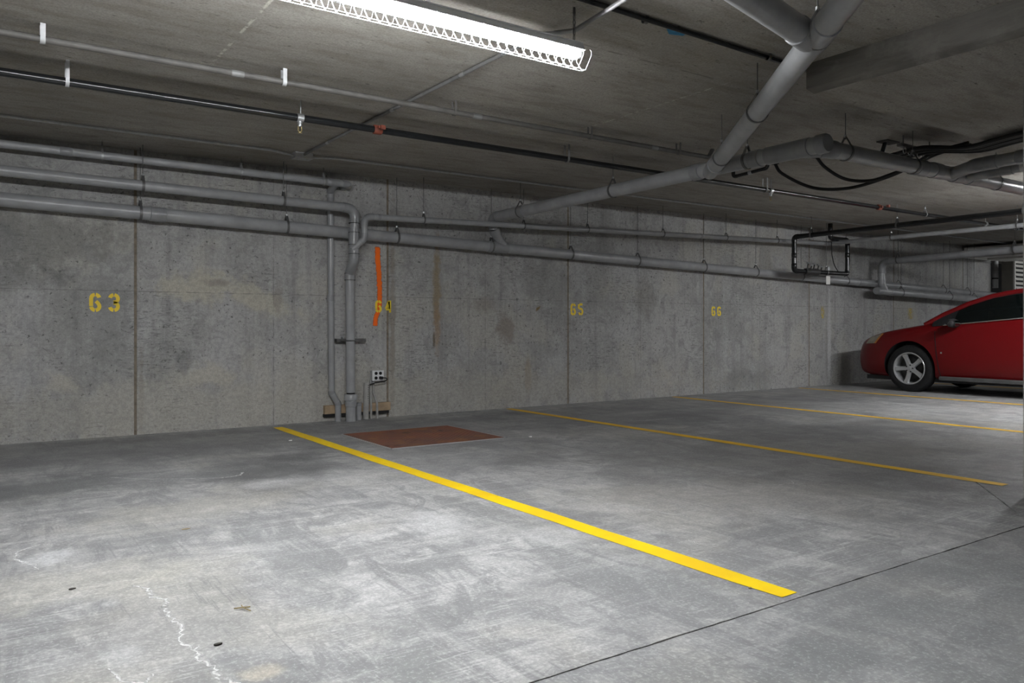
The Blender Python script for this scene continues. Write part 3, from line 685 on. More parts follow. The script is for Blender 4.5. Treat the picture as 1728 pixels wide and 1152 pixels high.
for y in (6.2, 5.0, 4.06, 3.6): collar(t, (2.44, y, 2.452), (0, 1, 0), .0115, .05, 'galv')
t = thing('black_conduit', 'thin black conduit on the ceiling from the strip light toward the slanting drain', 'conduit', (3.1, 2.83, 2.455))
part('pipe', MB().sweep([(2.3, 2.81, 2.453), (5.0, 2.86, 2.453)], .0125, 12), 'black', t)
for x in (2.75, 3.7): strap(t, (x, 2.83, 2.453), (1, 0, 0), .0125, wd=.01, mat='rod')
for q in (0,):
    o = single('blue_paint_mark', ribbon([(2.96, 2.87), (3.02, 2.9), (3.09, 2.89)], [.03, .055, .025], z=CEIL-.0020, th=.0008), 'blue', 'small blue spray paint mark on the ceiling', 'mark')

# black offset of pipe and hoses under the slab
t = thing('pipe_offset', 'short black pipe offset with two elbows hung under the crossing drain', 'pipe', (5.9, 4.7, 2.33))
route(t, [(5.93, 4.93, CEIL), (5.93, 4.93, 2.345), (5.90, 4.52, 2.36), (5.90, 4.52, CEIL)], .016, 'black', 'black', .035)
collar(t, (5.915, 4.72, 2.352), (0, 1, 0), .017, .04, 'galv', 'sleeve')
def add_hoses():
    for q, (p, lab) in enumerate((([(6.24, 4.70, CEIL), (6.25, 4.62, 2.36), (6.32, 4.35, 2.20), (6.40, 4.05, 2.16), (6.46, 3.75, 2.21), (6.48, 3.52, 2.275), (6.45, 3.3, 2.335), (6.36, 3.0, 2.34)], 'longer black hose drooping in a loop from a ceiling hole'),
                            ([(6.30, 4.30, CEIL), (6.32, 4.22, 2.36), (6.37, 4.06, 2.24), (6.42, 3.86, 2.20), (6.46, 3.68, 2.235), (6.46, 3.5, 2.285), (6.42, 3.3, 2.345), (6.32, 3.0, 2.35)], 'shorter black hose drooping in a loop from a ceiling hole'))):
        t = thing('drooping_hose', lab, 'hose', p[0], 'black hoses drooping under the slab')
        part('hose', MB().sweep(crom(p), .0145, 10), 'hose', t)
        part('hole_collar', MB().sweep([Vector(p[0])+Vector((0, 0, -.008)), Vector(p[0])], [.035, .04], 12), 'crumb', t)
    for q in range(5):
        dx = -.052*q+.09; z = (2.345, 2.36, 2.345, 2.36, 2.345)[q]
        pts = [(6.36+dx*.8, 3.62, z), (6.30+dx, 3.3, z), (6.17+dx, 2.88, 2.262+.004*(q % 2)), (6.02+dx, 2.5, 2.255+.004*(q % 2)), (5.72+dx, 1.4, 2.25), (5.6+dx, .4, 2.25)]
        single('bundled_hose', MB().sweep(crom(pts, 5), .0165, 10), 'hose', ('first', 'second', 'third', 'fourth', 'fifth')[q]+' from the right of five black hoses bundled beside the column head', 'hose', 'black hoses bundled beside the column head')
    t = thing('hose_clamp_rail', 'short strut with clamps holding the black hoses under the ceiling', 'bracket', (6.35, 3.42, 2.32))
    part('strut', MB().box((6.10, 3.40, 2.375), (6.62, 3.44, 2.40)), 'rod', t, 0)
    for x in (6.16, 6.56): part('rod', MB().cyl((x, 3.42, 2.40), (x, 3.42, CEIL), .005, 8), 'rod', t)
    for x in (6.18, 6.25, 6.32, 6.39, 6.46): part('clamp', MB().sweep([(x+.022*math.cos(a), 3.42, 2.352+.026*math.sin(a)) for a in [2*PI*w_/12 for w_ in range(12)]], .004, 6, closed=True), 'galv', t)
    t = thing('drop_stub', 'dark pipe stub poking down from a ceiling hole behind the long drain', 'pipe', (6.25, 3.62, CEIL))
    part('pipe', MB().cyl((6.25, 3.62, CEIL), (6.22, 3.66, 2.30), .017, 12), 'black', t)
    part('hole_collar', MB().box((6.18, 3.56, CEIL-.01), (6.36, 3.66, CEIL)), 'crumb', t, 0)
add_hoses()
for q, (x, y, a, b_, lab) in enumerate(((6.52, 3.92, .05, .035, 'dark chipped hole in the ceiling behind the long drain'), (5.82, 4.12, .05, .02, 'rust edged chipped spot in the ceiling under the cleanout'), (4.75, 2.97, .035, .02, 'small dark chip in the ceiling beside the drop panel'))):
    mb = MB(); pts = [(x+a*(1+.35*random.uniform(-1, 1))*math.cos(2*PI*w_/11), y+b_*(1+.35*random.uniform(-1, 1))*math.sin(2*PI*w_/11)) for w_ in range(11)]
    single('ceiling_chip', mb.prism(pts, CEIL-.003, CEIL+.002), 'crumb' if q != 1 else 'red_cpl', lab, 'hole', 'chipped holes in the ceiling', smooth=0)

# ------------------------------------------------------------------ black fire loop with valves, far drain with elbow
t = thing('fire_loop', 'black pipe loop hanging near the wall with brass valves', 'pipe', (10.4, 7.0, 1.73))
route(t, [(9.42, 3.55, CEIL), (9.42, 3.55, 2.19), (9.73, 7.0, 2.215), (9.73, 7.0, 1.73), (11.04, 7.0, 1.735), (11.04, 7.0, 2.25), (10.60, 7.0, 2.25), (10.60, 7.0, CEIL)], .034, 'black', 'black', .055)
for z in (1.95, 1.80): collar(t, (9.73, 7.0, z), (0, 0, 1), .034, .07, 'black')
collar(t, (11.04, 7.0, 2.02), (0, 0, 1), .034, .07, 'black')
v = part('valve_body', MB().sweep([(9.98, 7.0, 1.732), (10.06, 7.0, 1.732), (10.10, 7.0, 1.732), (10.26, 7.0, 1.733), (10.3, 7.0, 1.733)], [.045, .055, .05, .055, .045], 14), 'dkmetal', t)
for x, h in ((9.99, .10), (10.07, .07), (10.14, .09), (10.24, .085), (10.32, .06)):
    part('valve_stem', MB().cyl((x, 6.97, 1.75), (x, 6.95, 1.75+h), .010, 8), 'dkmetal', v)
    part('valve_wheel', MB().cyl((x-.03, 6.95, 1.75+h), (x+.03, 6.95, 1.75+h+.006), .012, 8), 'galv', v)
part('gauge', MB().cyl((10.46, 6.95, 1.79), (10.46, 6.93, 1.79), .03, 14), 'galv', t)
part('drip_cable', MB().sweep(fillet([(10.63, 7.0, 2.2), (10.64, 7.0, 2.0), (10.7, 7.0, 1.85), (10.8, 7.0, 1.76)], .2), .007, 8), 'hose', t)
for p in ((9.70, 6.7, 2.213), (9.586, 5.4, 2.203), (9.45, 3.9, 2.193)): hanger(t, p, (0, 1, 0), .034, mat='rod')
for x in (10.50,): hanger(t, (x, 7.0, 1.733), (1, 0, 0), .034, top=CEIL)
single('paper_tag', MB().prism([(10.43, 6.955), (10.52, 6.95), (10.52, 6.952), (10.43, 6.957)], 1.555, 1.68), 'tag', 'white paper tag hanging from the black valve loop', 'tag', smooth=0)
t = thing('side_drain_elbow', 'grey drain pipe turning down from the ceiling into a lower wall drain', 'pipe', (12.35, 7.25, 1.55))
route(t, [(11.6, 1.0, 2.05), (12.33, 7.21, 1.99), (12.33, 7.21, 1.60), (12.43, 7.2, 1.515)], .055, bend=.13)
for z in (1.84, 1.66): collar(t, (12.33, 7.21, z), (0, 0, 1), .055, .07)
for p in ((12.27, 6.9, 2.003), (12.06, 5.1, 2.017), (11.9, 3.6, 2.03)): hanger(t, p, (.1, 1, 0), .055)
t = thing('low_wall_drain', 'lower grey drain pipe beside the main ending in a capped stub near the tag', 'pipe', (12.25, 7.28, 1.51))
a, b = (12.18, 7.2, 1.515), (16.9, 7.2, 1.41)
part('pipe', MB().sweep([a, b], .0575, 22), 'pvc', t)
part('cap', MB().sweep([(12.16, 7.2, 1.5155), a, (12.30, 7.2, 1.512)], [.056, .064, .064], 22), 'pvc_dark', t)
collar(t, at_x(a, b, 12.62), (1, 0, 0), .0575, .16)
for x in (12.9, 14.5, 15.4): hanger(t, at_x(a, b, x), (1, 0, 0), .0575)

# far right: white soffit duct, white pipe, louvred cabinet
t = thing('soffit_duct', 'flat off white duct under the ceiling at the far end of the wall', 'duct', (16.1, 5.4, 2.21))
part('duct', MB().box((15.55, 3.4, 2.225), (16.65, 7.45, 2.42)), 'offwhite', t, 0)
part('flange', MB().box((15.9, 3.4, 2.19), (16.62, 7.2, 2.224)), 'offwhite', t, 0)
for y in (4.2, 5.4, 6.6): part('seam', MB().box((15.545, y-.02, 2.22), (16.655, y+.02, 2.425)), 'strap', t, 0)
t = thing('white_standpipe', 'short white vertical pipe in the dark recess beyond the wall', 'pipe', (17.35, 7.7, 1.7))
part('pipe', MB().cyl((17.35, 7.7, 1.72), (17.35, 7.7, CEIL), .055, 18), 'white_metal', t)
part('band', MB().cyl((17.35, 7.7, 1.90), (17.35, 7.7, 1.925), .058, 18), 'rubber', t)
t = thing('louvre_cabinet', 'taupe metal cabinet with open louvre slats hung beyond the red car roof', 'vent', (17.2, 7.2, 1.6))
part('cabinet', MB().box((16.8, 7.13, 1.6), (17.7, 7.34, 2.21)), 'greybrown', t, 0)
mb = MB().box((16.8, 7.10, 1.6), (16.84, 7.13, 2.21)).box((17.66, 7.10, 1.6), (17.7, 7.13, 2.21)).box((16.84, 7.10, 1.6), (17.66, 7.13, 1.64)).box((16.84, 7.10, 2.17), (17.66, 7.13, 2.21))
part('frame', mb, 'offwhite', t, 0)
part('back_panel', MB().box((16.84, 7.122, 1.64), (17.66, 7.131, 2.17)), 'dark', t, 0)
for q in range(6):
    z = 1.665+q*.085; mb = MB(); mb.v = [(16.85, 7.09, z), (17.65, 7.09, z), (17.65, 7.12, z+.045), (16.85, 7.12, z+.045), (16.85, 7.09, z+.006), (17.65, 7.09, z+.006), (17.65, 7.12, z+.051), (16.85, 7.12, z+.051)]
    mb.f = [(3, 2, 1, 0), (4, 5, 6, 7), (0, 1, 5, 4), (1, 2, 6, 5), (2, 3, 7, 6), (3, 0, 4, 7)]; part('slat', mb, 'offwhite', t, 0)
part('support', MB().cyl((17.2, 7.25, 2.21), (17.2, 7.25, CEIL), .02, 10), 'rod', t)

# ------------------------------------------------------------------ paint: stall lines, numbers, spray
def stall_line(x, y0, y1, mat, label, wd=.105):
    n = 26; pts = []; ws = []
    for q in range(n+1):
        y = y1+(y0-y1)*q/n; pts.append((x+.0025*math.sin(q*1.7), y)); ws.append(wd+random.uniform(-.004, .004))
    ws[0] *= .8; ws[-1] *= .82; ws[-2] *= .97
    o = single('stall_line', ribbon(pts, ws, z=.0004, th=.0016), mat, label, 'line', 'yellow stall lines on the floor', 0)
stall_line(2.385, 1.735, 7.30, 'line', 'bright yellow stall line nearest the camera, running to the wall beside the steel plate')
stall_line(5.085, 2.2, 7.44, 'line_old', 'second yellow stall line, ending by the column joint', .10)
stall_line(7.745, 1.8, 7.44, 'line_old', 'third yellow stall line, between numbers 66 and 65', .10)
stall_line(10.41, 1.8, 7.40, 'line_old', 'fourth yellow stall line, beside the red car', .10)
stall_line(-.30, 1.75, 7.35, 'line', 'yellow stall line left of the nearest lit stall')
stall_line(13.08, 1.8, 7.40, 'line_old', 'yellow stall line on the far side of the red car', .10)

def arc(cx, cz, rx, rz, a0, a1, n=9): return [(cx+rx*math.cos(math.radians(a0+(a1-a0)*q/n)), cz+rz*math.sin(math.radians(a0+(a1-a0)*q/n))) for q in range(n+1)]
# stencil strokes on a unit cell .6 wide, 1 high
DIG = {
 '6': [arc(.27, .70, .20, .22, 84, 15), [(.07, .73)]+[(.07, .5)]+[(.07, .29)], arc(.27, .71, .20, .21, 175, 96, 6), arc(.27, .28, .20, .21, 185, 264, 6), arc(.27, .28, .20, .21, 276, 380, 8)+[(.40, .46), (.30, .56)]],
 '3': [arc(.27, .70, .20, .22, 165, 96, 6), arc(.27, .71, .20, .21, 84, -50, 9)+[(.25, .52)], [(.25, .48)]+arc(.27, .29, .20, .21, 50, -84, 9), arc(.27, .29, .20, .21, -96, -168, 6)],
 '5': [[(.06, .93), (.06, .70), (.06, .54)], [(.13, .92), (.30, .92), (.46, .92)], [(.12, .57)]+arc(.27, .31, .19, .24, 100, -84, 11), arc(.27, .31, .19, .24, -96, -165, 6)],
 '4': [[(.30, .96), (.18, .62), (.04, .30)], [(.04, .27), (.2, .27), (.33, .27)], [(.42, 1.0), (.42, .5), (.42, .0)], [(.30, .9), (.33, .55), (.33, .3)]],
}
def number(txt, x0, z0, h, label, wdt=None, mat='number', gap=.14):
    t = thing('painted_number', label, 'number', (x0, WALL, z0), 'stencilled stall numbers on the wall')
    x = x0
    for ch in txt:
        mb = MB()
        for s in DIG[ch]:
            rb = ribbon([(x+p*h, z0+q*h) for p, q in s], .19*h, y=WALL-.0006, th=.0012)
            i = len(mb.v); mb.v += rb.v; mb.f += [tuple(i+e for e in f) for f in rb.f]
        part('digit', mb, mat, t, 0); x += (.54+gap)*h if wdt is None else wdt
number('63', .852, 1.068, .156, 'yellow stencilled number 63 on the wall, leftmost', wdt=.142)
number('64', 3.466, 1.085, .125, 'yellow stencilled number 64 crossed by the orange spray stripe', wdt=.112)
number('65', 6.043, 1.075, .145, 'yellow stencilled number 65 right of a rust stained joint', wdt=.118)
number('66', 8.565, 1.083, .135, 'worn yellow stencilled number 66 on the wall', wdt=.118)
for x, wd, lab in ((11.15, .15, 'faint yellow paint smudge on the wall beside the white streak'), (13.74, .27, 'blurred yellow paint patch on the wall above the red car hood')):
    rb = ribbon([(x, 1.06), (x, 1.11), (x, 1.16), (x, 1.21), (x, 1.26)], [wd*.7, wd, wd, wd, wd*.7], y=WALL-.0006)
    o = single('paint_smudge', rb, 'number_faint', lab, 'paint mark', 'faded numbers on the wall', 0); set_uv(o, rb.uvv)
def densify(p, n=6):
    out = []
    for a, b in zip(p[:-1], p[1:]): out += [(a[0]+(b[0]-a[0])*q/n, a[1]+(b[1]-a[1])*q/n) for q in range(n)]
    return out+[p[-1]]
p = densify([(3.487, 1.77), (3.492, 1.62), (3.508, 1.46), (3.512, 1.30), (3.511, 1.18), (3.50, 1.10), (3.468, 1.03), (3.462, .94)], 4)
rb = ribbon(p, [.070]*12+[.066]*8+[.060]*(len(p)-20), y=WALL-.0003, th=.0006)
o = single('spray_stripe', rb, 'orange', 'vertical orange spray paint stripe through the number 64', 'paint mark', smooth=0); set_uv(o, rb.uvv)

# ------------------------------------------------------------------ steel plate, floor crust and debris
t = thing('floor_hatch', 'rusty checkered steel cover plate set in the floor between stall lines', 'hatch', (3.21, 6.03, 0))
hx0, hx1, hy0, hy1 = 2.70, 3.74, 5.54, 6.50
part('plate', MB().box((hx0, hy0, -.02), (hx1, hy1, .006)), 'rust', t, 0)
mb = MB().box((hx0-.022, hy0-.022, -.02), (hx0-.004, hy1+.022, .004)).box((hx1+.004, hy0-.022, -.02), (hx1+.022, hy1+.022, .004)).box((hx0-.022, hy1+.004, -.02), (hx1+.022, hy1+.022, .004)).box((hx0-.022, hy0-.022, -.02), (hx1+.022, hy0-.004, .004))
part('frame', mb, 'box', t, 0)
mb = MB(); st = .026
for i in range(int((hx1-hx0)/st)-1):
    for j in range(int((hy1-hy0)/st)-1):
        x = hx0+st*(i+1); y = hy0+st*(j+1); d = (1, 1) if (i+j) % 2 else (1, -1); l, s = .0085, .0022; b0 = len(mb.v)
        mb.v += [(x-d[0]*l, y-d[1]*l, .006), (x+d[1]*s, y-d[0]*s, .006), (x+d[0]*l, y+d[1]*l, .006), (x-d[1]*s, y+d[0]*s, .006), (x, y, .0085)]
        mb.f += [(b0, b0+1, b0+4), (b0+1, b0+2, b0+4), (b0+2, b0+3, b0+4), (b0+3, b0, b0+4)]
o = part('tread_pattern', mb, 'rust', t, 0); o['kind'] = 'stuff'
part('lift_hole', MB().cyl((3.5, 6.2, .0062), (3.5, 6.2, .0068), .022, 14), 'crumb', t)
def crust(pts, wd, amp, lab=None):
    p = []
    d = densify(pts, 8)
    for q, (x, y) in enumerate(d): p.append((x+random.uniform(-amp, amp), y+random.uniform(-amp, amp)))
    rb = ribbon(p, [wd*random.uniform(.5, 1.4) for _ in p], z=.0003, th=.0006)
    o = part('lime_crust', rb, 'efflo', floor, 0); set_uv(o, rb.uvv)
crust([(.50, 3.16), (.54, 3.08), (.53, 3.0), (.57, 2.93), (.55, 2.85)], .024, .008)
crust([(.55, 2.86), (.545, 2.76), (.56, 2.66), (.53, 2.52), (.55, 2.42)], .018, .010)
crust([(.56, 2.46), (.54, 2.36), (.57, 2.28), (.56, 2.2), (.60, 2.12), (.58, 2.0)], .022, .009)
crust([(.72, 5.5), (.9, 5.32), (1.1, 5.18), (1.3, 5.08), (1.42, 5.1), (1.48, 5.2)], .024, .008)
crust([(.9, 5.75), (1.05, 5.72), (1.18, 5.62)], .02, .006)
crust([(.16, 3.78), (.17, 3.9), (.24, 3.97), (.30, 3.96)], .02, .006)
crust([(.16, 3.78), (.22, 3.66), (.23, 3.58)], .02, .008)
crust([(2.95, 4.48), (3.02, 4.40), (3.1, 4.34), (3.12, 4.26)], .022, .006)
crust([(3.30, 4.22), (3.42, 4.15), (3.55, 4.14), (3.6, 4.05)], .022, .006)
crust([(3.86, 3.14), (3.90, 3.04), (3.98, 2.97), (4.10, 2.95), (4.14, 3.0)], .018, .004)
crust([(2.70, 3.60), (2.74, 3.44), (2.84, 3.38), (2.9, 3.3)], .02, .006)
crust([(2.8, 3.2), (2.86, 3.08), (2.9, 2.9), (2.95, 2.75)], .02, .008)
crust([(2.63, 2.44), (2.62, 2.37), (2.67, 2.32)], .018, .004)
crust([(.32, 2.44), (.34, 2.33), (.39, 2.28), (.42, 2.33)], .014, .004)
crust([(5.2, 5.9), (5.6, 5.75), (6.1, 5.7)], .03, .01)
# small litter
mb = MB().sweep([(.735, 2.70, .005), (.76, 2.685, .008), (.785, 2.69, .004)], .0025, 5)
mb.sweep([(.76, 2.685, .008), (.775, 2.65, .004)], .002, 5).sweep([(.76, 2.685, .008), (.765, 2.72, .004)], .002, 5)
single('dry_twig', mb, 'leaf', 'small dry forked twig on the bright floor', 'twig')
def bit(x, y, r, mat, lab, cat, name, grp=None):
    mb = MB(); n = 8; pts = [(x+r*(1+.4*random.uniform(-1, 1))*math.cos(2*PI*q/n), y+r*.6*(1+.4*random.uniform(-1, 1))*math.sin(2*PI*q/n)) for q in range(n)]
    mb.prism(pts, .0005, r*.45 if 'leaf' not in name else .002); single(name, mb, mat, lab, cat, grp, 0)
bit(.615, 2.43, .012, 'crumb', 'dark crumb on the floor near the bottom edge below the twig', 'debris', 'dark_crumb', 'crumbs on the floor')
bit(.31, 3.24, .010, 'crumb', 'tiny dark crumb on the floor near the left edge', 'debris', 'dark_crumb', 'crumbs on the floor')
bit(2.33, 1.86, .008, 'leaf', 'tiny brown crumb on the floor left of the stall line end', 'debris', 'brown_crumb', 'crumbs on the floor')
bit(2.2, 6.4, .014, 'chip', 'tiny white chip on the floor left of the far end of the bright stall line', 'debris', 'white_chip', 'crumbs on the floor')
bit(3.95, 5.45, .016, 'chip', 'tiny white chip on the floor right of the steel plate', 'debris', 'white_chip', 'crumbs on the floor')
bit(.84, 3.9, .018, 'leaf', 'flat pale brown leaf lying on the floor', 'leaf', 'dry_leaf')

# ------------------------------------------------------------------ red car
CARX, CARY = 11.98, 4.665
CAR = thing('car', 'red sedan with five spoke alloy wheels parked nose to the wall', 'car', (CARX, CARY, 0))
ORG[CAR.name] = Vector((0, 0, 0))        # car parts are built in the car's own coordinates, nose along +Y
ST = [ # y, zb, wb, zm, wm, zs, ws, zt, wt, zc
 (2.40, .30, .34, .42, .42, .54, .40, .60, .30, .62), (2.32, .23, .56, .42, .66, .60, .63, .69, .52, .73), (2.17, .20, .68, .42, .79, .68, .765, .765, .64, .80),
 (1.92, .19, .75, .45, .855, .755, .835, .845, .72, .885), (1.70, .19, .77, .48, .875, .79, .855, .885, .74, .93), (1.425, .19, .78, .50, .89, .83, .87, .93, .76, .985), (1.10, .19, .78, .50, .893, .87, .878, .985, .78, 1.03),
 (.60, .19, .78, .50, .893, .905, .876, .995, .82, .99), (-.2, .19, .78, .50, .895, .965, .876, 1.06, .82, 1.02), (-1.0, .19, .78, .50, .897, 1.0, .876, 1.09, .82, 1.05), (-1.425, .19, .78, .52, .897, 1.0, .876, 1.095, .80, 1.09),
 (-1.75, .19, .76, .52, .885, 1.0, .86, 1.10, .78, 1.12), (-2.1, .23, .72, .52, .85, .98, .81, 1.085, .70, 1.11), (-2.33, .29, .64, .52, .77, .93, .72, 1.03, .60, 1.06), (-2.42, .36, .50, .52, .62, .82, .58, .92, .45, .94)]
rows = []
for (y, zb, wb, zm, wm, zs, ws, zt, wt, zc) in ST:
    half = [(wb*.6, zb), (wb, zb), (wm*.965, zb+.07), (wm, zm), (wm*.998, (zm+zs)/2+.02), (ws, zs), (wt+(ws-wt)*.45, zt-.012), (wt, zt), (wt*.55, (zt+zc*2)/3)]
    ring_ = [(0, zb)]+half+[(0, zc)]+[(-a, b_) for a, b_ in reversed(half)]
    rows.append([(a, y, b_) for a, b_ in ring_])
mb = MB(); n = len(rows[0])
for r_ in rows: mb.v += r_
for j in range(len(rows)-1):
    for q in range(n): mb.f.append((j*n+q, j*n+(q+1) % n, (j+1)*n+(q+1) % n, (j+1)*n+q))
mb.f.append(tuple(range(n))); mb.f.append(tuple((len(rows)-1)*n+q for q in reversed(range(n))))
cage = link('body', mb.mesh('body', (0, 0, 0), 0), 'red'); cage.data.materials.append(M['rubber']); cage.data.materials.append(M['interior'])
sub = cage.modifiers.new('s', 'SUBSURF'); sub.levels = 3; sub.render_levels = 3
cut = []
WR = .335; WZ = .335
for y in (1.425, -1.425):
    for s in (-1, 1):
        c_ = link('cutter', MB().cyl((s*.60, y, WZ+.02), (s*1.1, y, WZ+.02), .375, 56).mesh('cutter'), 'red'); c_.data.materials.append(M['rubber'])
        for pl in c_.data.polygons: pl.material_index = 1
        bo = cage.modifiers.new('b', 'BOOLEAN'); bo.operation = 'DIFFERENCE'; bo.object = c_; bo.solver = 'EXACT'; cut.append(c_)
bpy.context.view_layer.update()
dg = bpy.context.evaluated_depsgraph_get()
bme = bpy.data.meshes.new_from_object(cage.evaluated_get(dg))
cage.modifiers.clear(); cage.data = bme
for c_ in cut: bpy.data.objects.remove(c_)
bme.shade_smooth(); bme.set_sharp_from_angle(angle=math.radians(38))
for pl in bme.polygons:                       # deck inside the cabin is interior trim
    c_ = pl.center
    if pl.normal.z > .75 and -1.45 < c_.y < .95 and abs(c_.x) < .80 and c_.z > .85: pl.material_index = 2
cage.parent = CAR
bm = bmesh.new(); bm.from_mesh(bme); tree = BVHTree.FromBMesh(bm); bm.free()
def side(y, z, s=-1, off=.003):
    h = tree.ray_cast(Vector((s*3, y, z)), Vector((-s, 0, 0)))
    p, nn = h[0], h[1]
    return (p+nn*off) if p is not None else Vector((s*.8, y, z))
def patch(name, corners, s, mat, parent, off=.003, nu=10, nv=5, inner=.012):
    """surface patch laid on the body side, corners (y,z): front-low, front-high, rear-high, rear-low"""
    a, b_, c_, d = [Vector(q) for q in corners]; g1 = []
    for i in range(nu+1):
        u = i/nu; r_ = []
        for j in range(nv+1):
            v = j/nv; p = (a*(1-v)+b_*v)*(1-u)+(d*(1-v)+c_*v)*u; r_.append(side(p.x, p.y, s, off))
        g1.append(r_)
    mb = MB().grid(g1); nb = len(mb.v); m_ = nv+1
    g2 = [[q-Vector((s*inner, 0, 0)) for q in r_] for r_ in g1]; mb.grid(g2)
    edge = [i*m_ for i in range(nu+1)]+[nu*m_+j for j in range(1, nv+1)]+[i*m_+nv for i in range(nu-1, -1, -1)]+[j for j in range(nv-1, 0, -1)]
    for q in range(len(edge)): e, f_ = edge[q], edge[(q+1) % len(edge)]; mb.f.append((e, f_, f_+nb, e+nb))
    return part(name, mb, mat, parent, 35)
for s in (-1, 1):
    fd = patch('front_door', [(.98, .245), (1.045, .865), (-.38, .965), (-.38, .245)], s, 'red', CAR, .004, 16, 10)
    hy = -.0
    part('door_handle', MB().sweep(fillet([side(-.14, .83, s, -.004), side(-.16, .83, s, .03), side(-.30, .835, s, .03), side(-.32, .835, s, -.004)], .02), .012, 8), 'red', fd)
    bd = part('badge', MB().box((s*.0, -.011, -.011), (s*.0+.004, .011, .011)), 'chrome', fd, 0); bp = side(.955, .572, s, .004); bd.location = bp
    rd = patch('rear_door', [(-.395, .245), (-.395, .965), (-1.10, .99), (-.98, .245)], s, 'red', CAR, .004, 14, 10)
    part('door_handle', MB().sweep(fillet([side(-.78, .83, s, -.004), side(-.80, .83, s, .03), side(-.95, .835, s, .03), side(-.97, .835, s, -.004)], .02), .012, 8), 'red', rd)
    for ya_, yb_, za_, zb_ in ((.988, 1.052, .245, .87), (-.387, -.387, .245, .965)): part('door_seam', MB().sweep([side(ya_+(yb_-ya_)*q/10, za_+(zb_-za_)*q/10, s, .002) for q in range(11)], .0045, 6), 'rubber', CAR)
    hl = patch('headlamp', [(2.14, .675), (2.09, .765), (1.88, .825), (1.97, .685)], s, 'lens', CAR, .006, 10, 6)
    patch('marker_lens', [(1.97, .685), (1.88, .825), (1.84, .825), (1.945, .685)], s, 'amber', hl, .007, 4, 6)
    patch('tail_lamp', [(-1.98, .80), (-2.02, .96), (-2.22, .95), (-2.2, .78)], s, 'tail', CAR, .006, 6, 6)
    mb = MB(); pr = [(s*.83, .185), (s*.893, .195), (s*.893, .232), (s*.86, .245)]
    mb.v = [(x, .985, z) for x, z in pr]+[(x, -.99, z) for x, z in pr]; mb.f = [(0, 1, 2, 3), (7, 6, 5, 4)]+[(q, (q+1) % 4, 4+(q+1) % 4, 4+q) for q in range(4)]
    part('sill_trim', mb, 'trim', CAR, 0)
    # greenhouse
    A = [(s*.775, 1.24, .955), (s*.73, .98, 1.105), (s*.67, .70, 1.24), (s*.615, .40, 1.345), (s*.58, .10, 1.40), (s*.57, -.35, 1.415), (s*.565, -.8, 1.39), (s*.60, -1.15, 1.315), (s*.68, -1.5, 1.20), (s*.76, -1.82, 1.09)]
    rail = fillet(A, .6, 4)
    part('roof_rail', MB().sweep(rail, [.036]*len(rail), 12, sx=.8), 'red', CAR, 60)
    # side glass under the rail
    def belt(y): return Vector((s*.845, y, .945+(.985-y*1.0-.0)*.0+(.60-y)*.094+.037)) if y > -.2 else Vector((s*.845, y, 1.057+(-.2-y)*.04))
    def railp(y):
        for a_, b_ in zip(rail[:-1], rail[1:]):
            if (a_.y-y)*(b_.y-y) <= 0 and abs(a_.y-b_.y) > 1e-6: return a_.lerp(b_, (y-a_.y)/(b_.y-a_.y))
        return rail[0]
    def glass(name, ya, yb, mat='glass', off=0.0, lo=0., hi=1., nu=10):
        r1 = []
        for i in range(nu+1):
            y = ya+(yb-ya)*i/nu; lo_, hi_ = belt(y), railp(y)-Vector((0, 0, .012)); hi_.z = max(hi_.z, lo_.z+.002)
            r1.append([lo_.lerp(hi_, v)+Vector((s*(.035*math.sin(PI*v)+off), 0, 0)) for v in (lo, (lo+hi)/2, hi)])
        r2 = [[q-Vector((s*.005, 0, 0)) for q in r_] for r_ in r1]
        mb = MB().grid(r1).grid(r2); return part(name, mb, mat, CAR, 60)
    glass('front_window', 1.06, -.32); glass('rear_window', -.42, -1.20); glass('door_pillar', -.32, -.42, 'rubber', .003, nu=2)
    glass('quarter_panel', -1.20, -1.72, 'red', .002, nu=8)
    glass('window_seal', 1.06, -1.45, 'rubber', .002, .93, 1.0, 22)
    glass('mirror_sail', 1.10, .80, 'rubber', .004, 0, 1, 5)
    part('belt_trim', MB().sweep([belt(.95-.12*q)+Vector((s*.006, 0, .003)) for q in range(20)], .007, 8), 'chrome', CAR)
    # mirror
    c_ = Vector((s*.985, .75, .975)); mb = MB()
    mb.sweep([c_+Vector((-s*.115, .0, -.01)), c_+Vector((-s*.10, .0, 0)), c_+Vector((-s*.03, .005, .006)), c_+Vector((s*.06, 0, .006)), c_+Vector((s*.10, -.01, .0))], [.035, .052, .062, .058, .035], 14, sx=.9)
    mr = part('door_mirror', mb, 'interior', CAR, 60)
    part('mirror_glass', MB().box((c_.x-.07, c_.y-.062, c_.z-.035), (c_.x+.07, c_.y-.055, c_.z+.042)), 'mirror', mr, 0)
    part('mirror_arm', MB().sweep([(s*.84, .78, .95), (s*.90, .77, .96)], .03, 10), 'rubber', mr)
